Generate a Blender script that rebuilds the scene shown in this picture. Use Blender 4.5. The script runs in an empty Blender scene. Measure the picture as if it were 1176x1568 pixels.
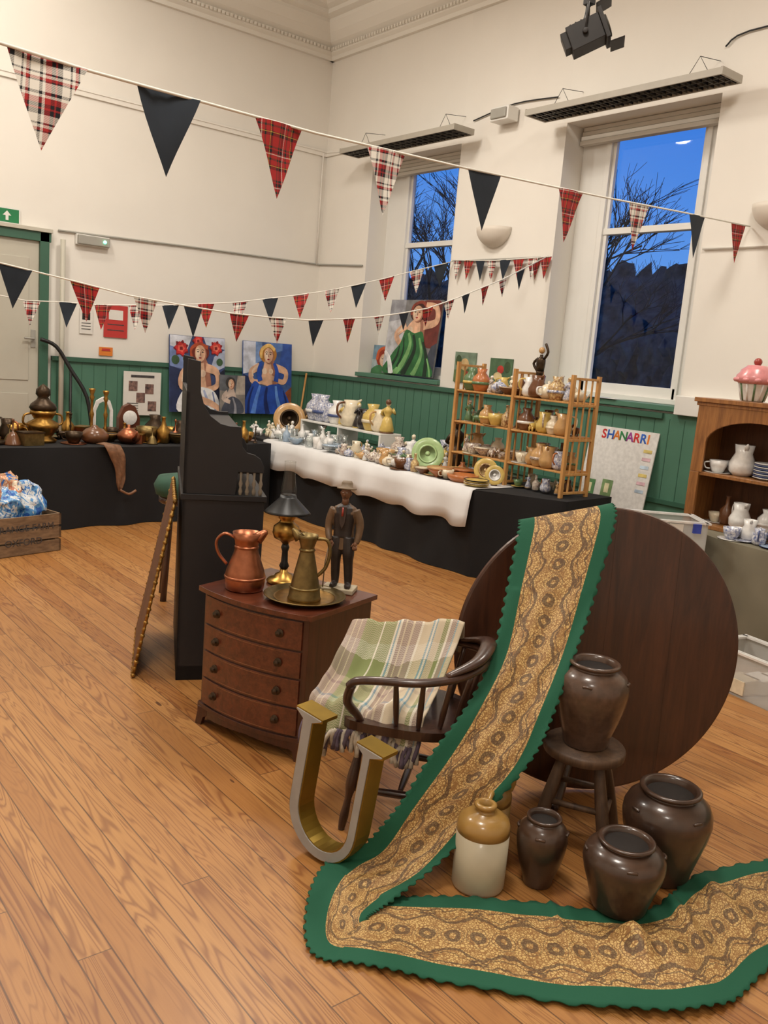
import bpy, bmesh, math, random
from mathutils import Vector, Matrix, noise
from mathutils.geometry import tessellate_polygon
random.seed(7)
R=math.radians
scene=bpy.context.scene
# ------------------------------------------------------------------ materials
def C(r,g,b):
    def l(c):
        c/=255.0
        return c/12.92 if c<=.04045 else ((c+.055)/1.055)**2.4
    return (l(r),l(g),l(b),1)
def newmat(name):
    m=bpy.data.materials.new(name); m.use_nodes=True
    nt=m.node_tree; b=nt.nodes["Principled BSDF"]; return m,nt,b
class NX:
    def __init__(s,nt): s.nt=nt
    def val(s,x,inp):
        if isinstance(x,(int,float)): inp.default_value=x
        else: s.nt.links.new(x,inp)
    def m(s,op,a,b=None,c=None):
        n=s.nt.nodes.new("ShaderNodeMath"); n.operation=op
        s.val(a,n.inputs[0])
        if b is not None: s.val(b,n.inputs[1])
        if c is not None: s.val(c,n.inputs[2])
        return n.outputs[0]
    def node(s,t,**k):
        n=s.nt.nodes.new(t)
        for a,v in k.items(): setattr(n,a,v)
        return n
    def mix(s,f,a,b,mode='MIX'):
        n=s.nt.nodes.new("ShaderNodeMix"); n.data_type='RGBA'; n.blend_type=mode
        s.val(f,n.inputs[0])
        for x,i in ((a,n.inputs[6]),(b,n.inputs[7])):
            if isinstance(x,tuple): i.default_value=x
            else: s.nt.links.new(x,i)
        return n.outputs[2]
    def ramp(s,f,stops,const=False):
        n=s.nt.nodes.new("ShaderNodeValToRGB"); cr=n.color_ramp
        if const: cr.interpolation='CONSTANT'
        while len(cr.elements)<len(stops): cr.elements.new(1)
        for e,(p,c) in zip(cr.elements,stops): e.position=p; e.color=c
        s.val(f,n.inputs[0]); return n.outputs[0]
    def noise(s,vec,scale,detail=3,rough=.5,dist=0):
        n=s.nt.nodes.new("ShaderNodeTexNoise"); n.inputs["Scale"].default_value=scale
        n.inputs["Detail"].default_value=detail; n.inputs["Roughness"].default_value=rough
        n.inputs["Distortion"].default_value=dist
        if vec is not None: s.nt.links.new(vec,n.inputs["Vector"])
        return n.outputs[0]
    def coord(s,kind="Object",scale=(1,1,1),rot=(0,0,0)):
        t=s.nt.nodes.new("ShaderNodeTexCoord"); mp=s.nt.nodes.new("ShaderNodeMapping")
        mp.inputs["Scale"].default_value=scale; mp.inputs["Rotation"].default_value=rot
        s.nt.links.new(t.outputs[kind],mp.inputs[0]); return mp.outputs[0]
    def bump(s,h,strength,dist,bsdf):
        n=s.nt.nodes.new("ShaderNodeBump"); n.inputs["Strength"].default_value=strength
        n.inputs["Distance"].default_value=dist; s.nt.links.new(h,n.inputs["Height"])
        s.nt.links.new(n.outputs[0],bsdf.inputs["Normal"])
def sc(c,k): return (min(c[0]*k,1),min(c[1]*k,1),min(c[2]*k,1),1)
_mc={}
def mat(name,col,rough=.5,metal=0,var=.12,scale=12,bump=0,coat=0,stretch=(1,1,1),alt=None,detail=3):
    if name in _mc: return _mc[name]
    m,nt,b=newmat(name); x=NX(nt)
    v=x.coord("Object",stretch)
    n=x.noise(v,scale,detail)
    lo=alt if alt else sc(col,1-var)
    c=x.ramp(n,[(.3,lo),(.7,sc(col,1+var))])
    nt.links.new(c,b.inputs["Base Color"])
    b.inputs["Roughness"].default_value=rough; b.inputs["Metallic"].default_value=metal
    b.inputs["Coat Weight"].default_value=coat; b.inputs["Coat Roughness"].default_value=.1
    if bump: x.bump(n,bump,.01,b)
    _mc[name]=m; return m
def wood(name,c1,c2,axis=0,scale=1,rough=.4,coat=0):
    m,nt,b=newmat(name); x=NX(nt)
    st=[14,14,14]; st[axis]=1.2
    v=x.coord("Object",tuple(q*scale for q in st))
    n=x.noise(v,2.2,5,.6,.6); n2=x.noise(v,9,3,.6)
    f=x.m('ADD',x.m('MULTIPLY',n,.75),x.m('MULTIPLY',n2,.25))
    nt.links.new(x.ramp(f,[(.35,c1),(.65,c2)]),b.inputs["Base Color"])
    b.inputs["Roughness"].default_value=rough; b.inputs["Coat Weight"].default_value=coat
    b.inputs["Coat Roughness"].default_value=.12
    x.bump(f,.15,.004,b); return m
def glassy(name,col,base=.05,rough=.05,edge=.6):
    # thin clear pane: transparent with a grazing-angle reflection (symmetric for both faces)
    m=bpy.data.materials.new(name); m.use_nodes=True; nt=m.node_tree; nt.nodes.clear(); x=NX(nt)
    o=x.node("ShaderNodeOutputMaterial"); t=x.node("ShaderNodeBsdfTransparent"); g=x.node("ShaderNodeBsdfGlossy"); mx=x.node("ShaderNodeMixShader")
    lw=x.node("ShaderNodeLayerWeight"); lw.inputs[0].default_value=.5
    t.inputs[0].default_value=col; g.inputs["Roughness"].default_value=rough
    fac=x.m('MULTIPLY_ADD',x.m('POWER',lw.outputs["Facing"],4.0),edge,base)
    nt.links.new(fac,mx.inputs[0]); nt.links.new(t.outputs[0],mx.inputs[1]); nt.links.new(g.outputs[0],mx.inputs[2]); nt.links.new(mx.outputs[0],o.inputs[0])
    return m
# ------------------------------------------------------------------ mesh builder
def cat(pts,n=6,closed=False):
    P=[Vector(p) for p in pts]; out=[]; N=len(P); rng=N if closed else N-1
    for i in range(rng):
        if closed: a,b,c,d=P[(i-1)%N],P[i],P[(i+1)%N],P[(i+2)%N]
        else: a=P[max(i-1,0)];b=P[i];c=P[i+1];d=P[min(i+2,N-1)]
        for k in range(n):
            t=k/n
            out.append(.5*((2*b)+(c-a)*t+(2*a-5*b+4*c-d)*t*t+(3*b-a-3*c+d)*t**3))
    if not closed: out.append(P[-1].copy())
    return out
I4=Matrix.Identity(4)
def T(x,y,z): return Matrix.Translation((x,y,z))
def RX(a): return Matrix.Rotation(R(a),4,'X')
def RY(a): return Matrix.Rotation(R(a),4,'Y')
def RZ(a): return Matrix.Rotation(R(a),4,'Z')
def axes(o,x,y,z=None):
    x=Vector(x).normalized(); y=Vector(y).normalized(); z=x.cross(y).normalized() if z is None else Vector(z)
    m=Matrix((x,y,z)).transposed().to_4x4(); m.translation=Vector(o); return m
class MB:
    def __init__(s): s.v=[];s.f=[];s.mi=[];s.sm=[];s.uv=[];s.mats=[]
    def mt(s,m):
        if m not in s.mats: s.mats.append(m)
        return s.mats.index(m)
    def add(s,vs,fs,m,smooth=False,M=I4,uv=None):
        o=len(s.v); k=s.mt(m)
        s.v+= [M@Vector(p) for p in vs]; s.uv+= uv if uv else [(0,0)]*len(vs)
        for f in fs: s.f.append(tuple(i+o for i in f)); s.mi.append(k); s.sm.append(smooth)
    def box(s,c,d,m,M=I4):
        x,y,z=c;a,b,e=d[0]/2,d[1]/2,d[2]/2
        vs=[(x+i*a,y+j*b,z+k*e) for i in(-1,1) for j in(-1,1) for k in(-1,1)]
        s.add(vs,[(0,1,3,2),(4,6,7,5),(0,4,5,1),(2,3,7,6),(0,2,6,4),(1,5,7,3)],m,False,M)
    def bb(s,x0,x1,y0,y1,z0,z1,m,M=I4): s.box(((x0+x1)/2,(y0+y1)/2,(z0+z1)/2),(x1-x0,y1-y0,z1-z0),m,M)
    def lathe(s,prof,m,c=(0,0,0),seg=24,M=I4,smooth=True,el=(1,1)):
        vs=[];fs=[];n=len(prof)
        for r,z in prof:
            for k in range(seg):
                a=2*math.pi*k/seg; vs.append((c[0]+r*el[0]*math.cos(a),c[1]+r*el[1]*math.sin(a),c[2]+z))
        for i in range(n-1):
            for k in range(seg):
                k2=(k+1)%seg; fs.append((i*seg+k,i*seg+k2,(i+1)*seg+k2,(i+1)*seg+k))
        if prof[0][0]>1e-4: fs.append(tuple(range(seg))[::-1])
        zm=max(p[1] for p in prof)
        if prof[-1][0]>1e-4 and prof[-1][1]>zm-1e-6: fs.append(tuple(range((n-1)*seg,n*seg)))
        s.add(vs,fs,m,smooth,M)
    def tube(s,pts,r,m,seg=8,M=I4,closed=False,flat=1,sub=0):
        P=[Vector(p) for p in pts]
        if sub:
            rr=r if isinstance(r,(list,tuple)) else None
            if rr:
                q=cat([(t,0,0) for t in rr],sub,closed); r=[t.x for t in q]
            P=cat(P,sub,closed)
        n=len(P); vs=[];fs=[]
        up=Vector((0,0,1)); d0=(P[1]-P[0]).normalized()
        if abs(d0.dot(up))>.9: up=Vector((1,0,0))
        X=d0.cross(up).normalized()
        for i,p in enumerate(P):
            if closed: d=(P[(i+1)%n]-P[i-1])
            else: d=P[min(i+1,n-1)]-P[max(i-1,0)]
            if d.length<1e-9: d=d0
            d=d.normalized(); X=(X-d*X.dot(d))
            if X.length<1e-6: X=d.orthogonal()
            X=X.normalized(); Y=d.cross(X)
            rad=r[min(i,len(r)-1)] if isinstance(r,(list,tuple)) else r
            for k in range(seg):
                a=2*math.pi*k/seg; vs.append(p+X*math.cos(a)*rad+Y*math.sin(a)*rad*flat)
        for i in range(n if closed else n-1):
            j=(i+1)%n
            for k in range(seg):
                k2=(k+1)%seg; fs.append((i*seg+k,i*seg+k2,j*seg+k2,j*seg+k))
        if not closed: fs.append(tuple(range(seg))[::-1]); fs.append(tuple(range((n-1)*seg,n*seg)))
        s.add(vs,fs,m,True,M)
    def ball(s,c,r,m,seg=14,rings=9,M=I4):
        if not isinstance(r,(list,tuple)): r=(r,r,r)
        prof=[(max(math.sin(math.pi*i/rings),0.00001),-math.cos(math.pi*i/rings)) for i in range(rings+1)]
        s.lathe(prof,m,(0,0,0),seg,M@T(*c)@Matrix.Diagonal((r[0],r[1],r[2],1)))
    def prism(s,poly,t,m,M=I4,smooth=0):
        P=poly
        if smooth: P=[(q.x,q.y) for q in cat([(a,b,0) for a,b in poly],smooth,True)]
        n=len(P); vs=[(x,y,0) for x,y in P]+[(x,y,t) for x,y in P]
        tri=tessellate_polygon([[Vector((x,y,0)) for x,y in P]])
        fs=[tuple(a) for a in tri]+[tuple(i+n for i in a) for a in tri]
        if t: fs+=[(i,(i+1)%n,(i+1)%n+n,i+n) for i in range(n)]
        s.add(vs,fs,m,False,M)
    def flat(s,poly,m,z=0,M=I4,smooth=0):
        P=poly
        if smooth: P=[(q.x,q.y) for q in cat([(a,b,0) for a,b in poly],smooth,True)]
        tri=tessellate_polygon([[Vector((x,y,0)) for x,y in P]])
        s.add([(x,y,z) for x,y in P],[tuple(a) for a in tri],m,False,M)
    def grid(s,rows,m,uv=None,M=I4,smooth=True):
        nr=len(rows);nc=len(rows[0]); vs=[p for r in rows for p in r]
        fs=[(i*nc+j,i*nc+j+1,(i+1)*nc+j+1,(i+1)*nc+j) for i in range(nr-1) for j in range(nc-1)]
        u=[q for r in uv for q in r] if uv else None
        s.add(vs,fs,m,smooth,M,u)
    def text(s,body,size,m,M=I4,ext=.001,off=0):
        cu=bpy.data.curves.new("t","FONT"); cu.body=body; cu.size=size; cu.extrude=ext; cu.align_x='CENTER'; cu.offset=off
        ob=bpy.data.objects.new("t",cu); bpy.context.collection.objects.link(ob)
        dg=bpy.context.evaluated_depsgraph_get(); me=ob.evaluated_get(dg).to_mesh()
        s.add([v.co.copy() for v in me.vertices],[tuple(p.vertices) for p in me.polygons],m,False,M)
        bpy.data.objects.remove(ob)
    def done(s,name,bevel=0,solid=0,parent=None,M=None,sub=0):
        vs=s.v if M is None else [M@p for p in s.v]
        lo=Vector([min(p[i] for p in vs) for i in range(3)]); hi=Vector([max(p[i] for p in vs) for i in range(3)])
        o=Vector(((lo.x+hi.x)/2,(lo.y+hi.y)/2,lo.z))
        me=bpy.data.meshes.new(name); me.from_pydata([p-o for p in vs],[],s.f)
        for m in s.mats: me.materials.append(m)
        me.polygons.foreach_set("material_index",s.mi); me.polygons.foreach_set("use_smooth",s.sm)
        uvl=me.uv_layers.new(name="UVMap")
        for lp in me.loops: uvl.data[lp.index].uv=s.uv[lp.vertex_index]
        bm=bmesh.new(); bm.from_mesh(me)
        if not solid: bmesh.ops.recalc_face_normals(bm,faces=bm.faces)
        bm.to_mesh(me); bm.free(); me.update()
        ob=bpy.data.objects.new(name,me); bpy.context.collection.objects.link(ob); ob.location=o
        if solid:
            q=ob.modifiers.new("s","SOLIDIFY"); q.thickness=solid; q.offset=0
        if bevel:
            q=ob.modifiers.new("b","BEVEL"); q.width=bevel; q.segments=2; q.limit_method='ANGLE'; q.angle_limit=R(40)
        if parent: ob.parent=parent
        return ob
# ------------------------------------------------------------------ palette
WALL=mat("wall_plaster",C(232,228,220),.85,0,.02,1.5,.05)
CEIL=mat("ceiling_paint",C(234,231,223),.9,0,.02,1)
GREEN=mat("green_dado_paint",C(80,124,104),.45,0,.05,3)
GREEND=mat("green_trim_paint",C(60,100,82),.4,0,.05,3)
WHITE=mat("white_gloss_paint",C(228,227,222),.35,0,.02,3)
PALE=mat("door_paint",C(190,186,172),.5,0,.03,3)
BLACK=mat("black_iron",C(22,22,24),.45,0,.1,6)
GREYP=mat("grey_paint",C(160,158,150),.5,0,.05,6)
def floor_mat():
    m,nt,b=newmat("pine_floorboards"); x=NX(nt)
    v=x.coord("Object")
    sep=x.node("ShaderNodeSeparateXYZ"); nt.links.new(v,sep.inputs[0]); X,Y=sep.outputs[0],sep.outputs[1]
    bw=.100
    q=x.m('DIVIDE',X,bw); idx=x.m('FLOOR',q); fr=x.m('FRACT',q)
    wn=x.node("ShaderNodeTexWhiteNoise"); wn.noise_dimensions='1D'; nt.links.new(idx,wn.inputs["W"]); r1=wn.outputs[0]
    yy=x.m('ADD',x.m('DIVIDE',Y,3.4),x.m('MULTIPLY',r1,7.3)); yi=x.m('FLOOR',yy); yf=x.m('FRACT',yy)
    wn2=x.node("ShaderNodeTexWhiteNoise"); wn2.noise_dimensions='2D'
    cb=x.node("ShaderNodeCombineXYZ"); nt.links.new(idx,cb.inputs[0]); nt.links.new(yi,cb.inputs[1]); nt.links.new(cb.outputs[0],wn2.inputs[0]); r2=wn2.outputs[0]
    cg=x.node("ShaderNodeCombineXYZ")
    nt.links.new(x.m('ADD',x.m('MULTIPLY',X,9),x.m('MULTIPLY',r2,31)),cg.inputs[0])
    nt.links.new(x.m('ADD',x.m('MULTIPLY',Y,.7),x.m('MULTIPLY',r2,17)),cg.inputs[1]); nt.links.new(r2,cg.inputs[2])
    n=x.noise(cg.outputs[0],1.3,2,.5,.6)
    rings=x.m('SINE',x.m('MULTIPLY',n,90))
    rings=x.m('MULTIPLY_ADD',rings,.5,.5)
    cf=x.node("ShaderNodeCombineXYZ"); nt.links.new(x.m('MULTIPLY',X,160),cf.inputs[0]); nt.links.new(x.m('MULTIPLY',Y,4),cf.inputs[1])
    fine=x.noise(cf.outputs[0],1,3,.6)
    base=x.ramp(r2,[(0,C(174,122,64)),(.35,C(188,136,76)),(.7,C(200,150,88)),(1,C(164,112,56))])
    strg=x.m('MULTIPLY',x.m('POWER',rings,3.0),x.m('MULTIPLY_ADD',r2,.65,.25))
    c=x.mix(strg,base,C(112,62,26))
    c=x.mix(x.m('MULTIPLY',fine,.6),c,C(140,86,40))
    big=x.noise(v,.9,3,.5)
    c=x.mix(x.m('MULTIPLY',big,.35),c,C(124,76,36))
    gap=x.m('GREATER_THAN',x.m('ABSOLUTE',x.m('SUBTRACT',fr,.5)),.477)
    gap2=x.m('LESS_THAN',yf,.0012)
    g=x.m('MAXIMUM',gap,gap2)
    kn=x.node("ShaderNodeTexVoronoi"); kn.inputs["Scale"].default_value=1.0
    ck=x.node("ShaderNodeCombineXYZ"); nt.links.new(x.m('MULTIPLY',X,5),ck.inputs[0]); nt.links.new(x.m('MULTIPLY',Y,1.5),ck.inputs[1]); nt.links.new(ck.outputs[0],kn.inputs[0])
    knot=x.m('LESS_THAN',kn.outputs[0],.05)
    c=x.mix(x.m('MULTIPLY',knot,.75),c,C(60,28,12))
    c=x.mix(x.m('MULTIPLY',g,.7),c,C(56,30,14))
    nt.links.new(c,b.inputs["Base Color"])
    nt.links.new(x.m('MULTIPLY_ADD',big,.2,.32),b.inputs["Roughness"])
    b.inputs["Coat Weight"].default_value=.15; b.inputs["Coat Roughness"].default_value=.3
    x.bump(x.m('SUBTRACT',x.m('MULTIPLY',rings,.1),g),.35,.003,b); return m
FLOOR=floor_mat()
XW=7.0; YB=10.36; ZC=6.1; X0=-3.0; Y0=-3.0
def obox(name,x0,x1,y0,y1,z0,z1,m,bevel=0):
    b=MB(); b.bb(x0,x1,y0,y1,z0,z1,m); return b.done(name,bevel)
obox("floor",X0-.2,XW+.4,Y0-.2,YB+.2,-.1,0,FLOOR)
obox("ceiling",X0-.2,XW+.4,Y0-.2,YB+.2,ZC,ZC+.1,CEIL)
obox("wall_back",X0-.2,XW+.4,YB,YB+.2,0,ZC,WALL)
obox("wall_left",X0-.2,X0,Y0-.2,YB,0,ZC,WALL)
obox("wall_front",X0,XW+.4,Y0-.2,Y0,0,ZC,WALL)
W2=(4.48,6.16); W1=(7.68,9.3); ZS=1.5; ZH=4.16
for y0,y1 in ((Y0,W2[0]),(W2[1],W1[0]),(W1[1],YB)): obox("wall_right",XW,XW+.4,y0,y1,0,ZC,WALL)
for w in (W1,W2):
    obox("wall_right",XW,XW+.4,w[0],w[1],ZH,ZC,WALL); obox("wall_right",XW,XW+.4,w[0],w[1],0,ZS-.045,WALL)
DZ=1.44
b=MB(); b.bb(3.36,XW,YB-.03,YB,0,DZ,GREEN); b.bb(3.36,XW,YB-.06,YB,DZ-.05,DZ,GREEND); b.bb(3.36,XW,YB-.05,YB,0,.22,GREEND)
for i in range(25): b.bb(3.42+i*.145,3.426+i*.145,YB-.033,YB-.03,.22,DZ-.05,GREEND)
b.done("trim_1")
b=MB(); b.bb(X0,2.0,YB-.03,YB,0,DZ,GREEN); b.bb(X0,2.0,YB-.06,YB,DZ-.05,DZ,GREEND); b.done("trim_2")
b=MB(); b.bb(XW-.03,XW,Y0,YB-.03,0,DZ,GREEN); b.bb(XW-.06,XW,4.6,YB-.06,DZ-.05,DZ,GREEND); b.bb(XW-.05,XW,Y0,YB-.05,0,.22,GREEND)
b.bb(XW-.05,XW,Y0,YB-.05,.62,.66,GREEND)
for i in range(62): b.bb(XW-.033,XW-.03,.5+i*.155,.506+i*.155,.66,DZ-.05,GREEND)
b.done("trim_3")
for k,w in enumerate((W1,W2)):
    obox("trim_%d"%(4+k),XW-.05,XW+.28,w[0]+.0,w[1]-.0,ZS-.04,ZS+.01,GREEN,.004)
obox("trim_6",XW-.09,XW-.0,Y0,4.47,DZ,DZ+.17,WHITE,.006)
b=MB(); prof=[(a,z+.1) for a,z in [(0,5.42),(.05,5.42),(.05,5.47),(.09,5.5),(.09,5.56),(.15,5.60),(.22,5.68),(.27,5.78),(.27,5.82),(.36,5.84),(.36,5.89),(.44,5.91),(.5,5.96),(.5,6.0),(0,6.0)]]
b.prism([(YB-a,z) for a,z in prof],XW-X0,CEIL,axes((X0,0,0),(0,1,0),(0,0,1)))
b.done("trim_7")
b=MB(); b.prism([(XW-a,z) for a,z in prof],YB-Y0,CEIL,axes((0,YB,0),(1,0,0),(0,0,1)))
b.done("trim_8")
b=MB()
for i in range(110): b.bb(1.0+i*.055,1.03+i*.055,YB-.12,YB-.09,5.615,5.65,CEIL)
for i in range(126): b.bb(XW-.12,XW-.09,3.3+i*.055,3.33+i*.055,5.615,5.65,CEIL)
b.done("trim_9")
b=MB(); b.bb(X0,XW,YB-.025,YB,4.32,4.39,WALL); b.bb(X0,XW,YB-.035,YB,4.37,4.39,WALL); b.bb(XW-.025,XW,9.3,YB,4.32,4.39,WALL); b.done("trim_10",.004)
GL=glassy("window_glass",(.96,.98,1,1),.035,.02,.35)
BLIND=mat("blind_cloth",C(205,200,190),.7,0,.04,5)
def window(name,w,gy0,gy1):
    b=MB(); x=XW+.32
    b.bb(x-.03,x+.07,w[0],gy0,ZS+.012,ZH,WHITE); b.bb(x-.03,x+.07,gy1,w[1],ZS+.012,ZH,WHITE)
    b.bb(x-.05,x+.07,gy0-.02,gy0+.03,ZS+.012,4.1,WHITE); b.bb(x-.05,x+.07,gy1-.05,gy1+.01,ZS+.012,4.1,WHITE)
    b.bb(x-.05,x+.07,gy0,gy1,ZS+.012,1.66,WHITE); b.bb(x-.09,x+.07,w[0]+.02,w[1]-.02,ZS+.012,1.56,WHITE)
    b.bb(x-.03,x+.06,gy0,gy1,3.11,3.17,WHITE); b.bb(x-.05,x+.07,w[0],w[1],4.02,ZH,WHITE)
    b.bb(x-.02,x+.02,gy0+.03,gy0+.07,1.66,4.02,WHITE); b.bb(x-.02,x+.02,gy1-.09,gy1-.05,1.66,4.02,WHITE)
    for i in range(4): b.bb(x-.13+i*.012,x-.05,w[0]+.03,w[1]-.03,3.98+i*.045,4.02+i*.045,BLIND)
    b.add([(x+.03,gy0,1.6),(x+.03,gy1,1.6),(x+.03,gy1,4.05),(x+.03,gy0,4.05)],[(0,1,2,3)],GL)
    b.done(name,.003)
window("window_1",W1,7.95,8.93); window("window_2",W2,4.72,5.84)
b=MB(); YD=YB-.002
b.bb(2.05,3.21,YD-.03,YD,0.005,2.69,PALE)
for x0 in (2.18,2.70):
    for z0,z1 in ((.2,1.0),(1.15,2.5)): b.bb(x0,x0+.40,YD-.04,YD-.03,z0,z1,PALE)
b.bb(3.21,3.31,YD-.07,YD,0.005,2.82,GREEND); b.bb(2.01,2.08,YD-.07,YD,0.005,2.82,GREEND); b.bb(2.01,3.33,YD-.07,YD,2.69,2.79,GREEND); b.bb(2.01,3.34,YD-.1,YD,2.79,2.83,PALE)
b.tube([(3.15,YD-.03,1.62),(3.15,YD-.08,1.62),(3.04,YD-.09,1.62)],.012,GREYP)
b.box((3.15,YD-.035,1.62),(.05,.01,.2),GREYP)
b.done("door_1",.004)
b=MB(); b.tube([(3.45,YB-.1,0.0),(3.45,YB-.1,2.74)],.03,PALE); b.done("heating_pipe")
b=MB(); b.tube([(3.42,YB-.02,2.84),(5,YB-.02,2.88),(XW-.02,YB-.02,2.91),(XW-.02,9.35,2.87)],.012,GREYP,6); b.tube([(6.93,YB-.02,2.9),(6.93,YB-.02,4.36),(XW-.02,YB-.03,4.37),(XW-.02,9.4,4.3)],.012,WALL,6); b.done("surface_cable")
b=MB(); b.tube([(XW-.02,7.6,2.87),(XW-.02,6.3,2.87)],.01,GREYP,6); b.tube([(XW-.02,4.45,2.88),(XW-.02,3,2.88)],.01,WALL,6)
b.tube([(XW-.02,7.5,4.37),(XW-.02,6.9,4.45),(XW-.02,6.3,4.42)],.007,BLACK,6,sub=4); b.tube([(XW-.02,4.5,4.52),(XW-.02,4.3,4.6),(XW-.02,3.4,4.58)],.007,BLACK,6,sub=4); b.done("lighting_cable")
b=MB(); b.tube([(3.2,YB-.14,1.62),(3.37,YB-.16,1.55),(3.52,YB-.22,1.3),(3.68,YB-.3,1.0),(3.73,YB-.35,.6)],.022,BLACK,8,sub=4); b.tube([(3.52,YB-.22,1.3),(3.52,YB-.22,0)],.015,BLACK); b.done("stair_handrail")
SIGNG=mat("exit_green",C(20,120,70),.5,0,.03)
b=MB(); Mw=axes((2.65,YB-.03,2.835),(1,0,0),(0,0,1)); b.box((.17,.08,.0),(.37,.17,.01),WHITE,Mw); b.box((.17,.08,.004),(.34,.14,.008),SIGNG,Mw)
b.flat([(.2,.03),(.23,.03),(.23,.08),(.26,.08),(.215,.13),(.17,.08),(.2,.08)],WHITE,.0105,Mw); b.box((.08,.07,.009),(.05,.08,.004),WHITE,Mw); b.ball((.09,.125,.009),.012,WHITE,8,5,Mw)
b.done("fire_exit_sign")
EMG,nt,bs=newmat("green_led"); bs.inputs["Emission Color"].default_value=(.1,1,.5,1); bs.inputs["Emission Strength"].default_value=3
b=MB(); b.box((3.81,YB-.03,2.775),(.39,.05,.12),WHITE); b.box((3.81,YB-.07,2.775),(.37,.05,.1),GREYP); b.ball((3.93,YB-.1,2.775),.02,EMG); b.done("emergency_light",.008)
RED=mat("poster_red",C(190,55,50),.6,0,.05); PAPER=mat("poster_paper",C(226,223,216),.7,0,.03); ORG=mat("sign_orange",C(225,130,50),.6,0,.05); INK=mat("print_ink",C(70,66,66),.7,0,.4,40)
PHO=mat("photo_print",C(130,100,90),.5,0,.6,22,0,0,(1,1,1),C(30,30,38))
def wallM(x,z,y=YB-.012): return axes((x,y,z),(1,0,0),(0,0,1))
def rwM(y,z,x=XW-.012): return axes((x,y,z),(0,-1,0),(0,0,1))
def notice(name,M,w,h,base,lines=4,pic=None):
    b=MB(); b.box((w/2,h/2,.003),(w,h,.006),base,M)
    for i in range(lines): b.box((w/2,h*.35*(1-i/lines)+.02,.007),(w*.7,h*.03,.002),INK,M)
    b.box((w*.5,h*.7,.007),(w*.6,h*.3,.002),pic or INK,M); b.done(name)
notice("red_noticeboard",wallM(3.97,1.70),.29,.38,RED,2,PAPER)
notice("white_notice",wallM(3.68,1.72),.155,.29,PAPER,3,BLACK); notice("orange_notice",wallM(3.92,1.48),.165,.1,ORG,1,RED)
b=MB(); M=wallM(4.2,.80,YB-.09); b.box((.24,.25,0),(.48,.53,.012),PAPER,M)
b.box((.24,.46,.008),(.3,.03,.003),INK,M)
for q in ((.12,.34),(.33,.31),(.22,.2),(.37,.1)): b.box((q[0],q[1],.008),(.11,.12,.004),PHO,M)
for i in range(4): b.box((.12,.13-i*.03,.008),(.14,.008,.003),INK,M)
b.done("printed_poster")
PLAS=mat("plaster_bowl",C(222,214,202),.6,0,.02)
def uplight(y):
    b=MB(); n=14; rows=[]
    for i in range(9):
        t=i/8*math.pi/2; rr=.23*math.cos(t) ; z=3.2-.2*math.sin(t)
        rows.append([(XW-.006-math.sin(math.pi*k/n)*rr*.8, y+math.cos(math.pi*k/n)*rr, z) for k in range(n+1)])
    b.grid(rows,PLAS); b.done("wall_uplighter",0,.01)
uplight(7.0); uplight(3.80)
LOUV=mat("louvre_metal",C(110,108,102),.35,.5,.1); FIXW=mat("fixture_body",C(168,162,150),.5,0,.04)
def fixture(y0,y1,x,z):
    b=MB(); M=T(x,0,0)
    b.bb(-.14,.14,y0,y1,z+.03,z+.045,FIXW,M); b.bb(-.15,-.135,y0,y1,z-.01,z+.045,FIXW,M); b.bb(.135,.15,y0,y1,z-.01,z+.045,FIXW,M)
    b.bb(-.15,.15,y0-.02,y0,z-.01,z+.05,FIXW,M); b.bb(-.15,.15,y1,y1+.02,z-.01,z+.05,FIXW,M)
    n=int((y1-y0)/.05)
    for i in range(n): b.bb(-.13,.13,y0+i*.05+.02,y0+i*.05+.026,z-.008,z+.025,LOUV if i%2 else BLACK,M)
    for q in (-.05,.04): b.bb(q,q+.006,y0,y1,z-.008,z+.025,LOUV,M)
    for yy in (y0+.3,y1-.3):
        b.tube([(x,yy-.12,z+.045),(x,yy,z+.22),(x,yy+.12,z+.045)],.003,BLACK,5); b.tube([(x,yy,z+.22),(XW-.001,yy,z+.26)],.003,BLACK,5)
    b.done("louvre_light_fixture")
fixture(4.24,6.3,6.7,4.16); fixture(7.35,9.4,6.7,4.18)
b=MB(); b.box((XW-.1,6.95,4.33),(.16,.26,.14),WHITE); b.box((XW-.19,6.95,4.33),(.02,.22,.1),GREYP); b.tube([(XW,6.95,4.36),(XW-.1,6.95,4.36)],.03,GREYP); b.done("wall_speaker",.02)
# theatre spotlight on its drop rod, lamp body tipped down
b=MB(); SP=mat("spot_black",C(44,42,42),.5,.2,.15)
MS=T(3.76,3.25,3.46)@RZ(38)@Matrix.Scale(.72,4); M=MS@RX(-26)
b.box((0,0,0),(.2,.24,.17),SP,M); b.box((0,-.135,0),(.24,.03,.22),SP,M); b.lathe([(.07,0),(.08,.02),(.001,.02)],LOUV,(0,0,0),20,M@T(0,-.15,0)@RX(90))
b.box((0,.14,.01),(.14,.05,.12),SP,M)
for i in range(4): b.box((0,-.04+.04*i,.09),(.14,.012,.02),BLACK,M)
b.box((0,-.2,.125),(.22,.12,.008),SP,M@RX(-6)); b.box((0,-.2,-.125),(.22,.1,.008),SP,M@RX(6))
for q in (-1,1): b.tube([(q*.1,0,0),(q*.13,0,.08),(q*.1,0,.19),(0,0,.2)],.009,SP,6,MS); b.lathe([(.02,0),(.02,.03)],SP,(0,0,0),10,MS@T(q*.1,0,0)@RY(90*q))
b.tube([(3.76,3.25,3.60),(3.76,3.25,ZC)],.01,SP,8)
b.box((3.76,3.25,3.64),(.04,.05,.06),SP)
b.tube([(3.78,3.32,3.5),(3.88,3.37,3.64),(3.82,3.32,3.8),(3.76,3.25,4.0)],.005,BLACK,6,sub=5)
b.done("stage_spotlight",.004)
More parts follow.
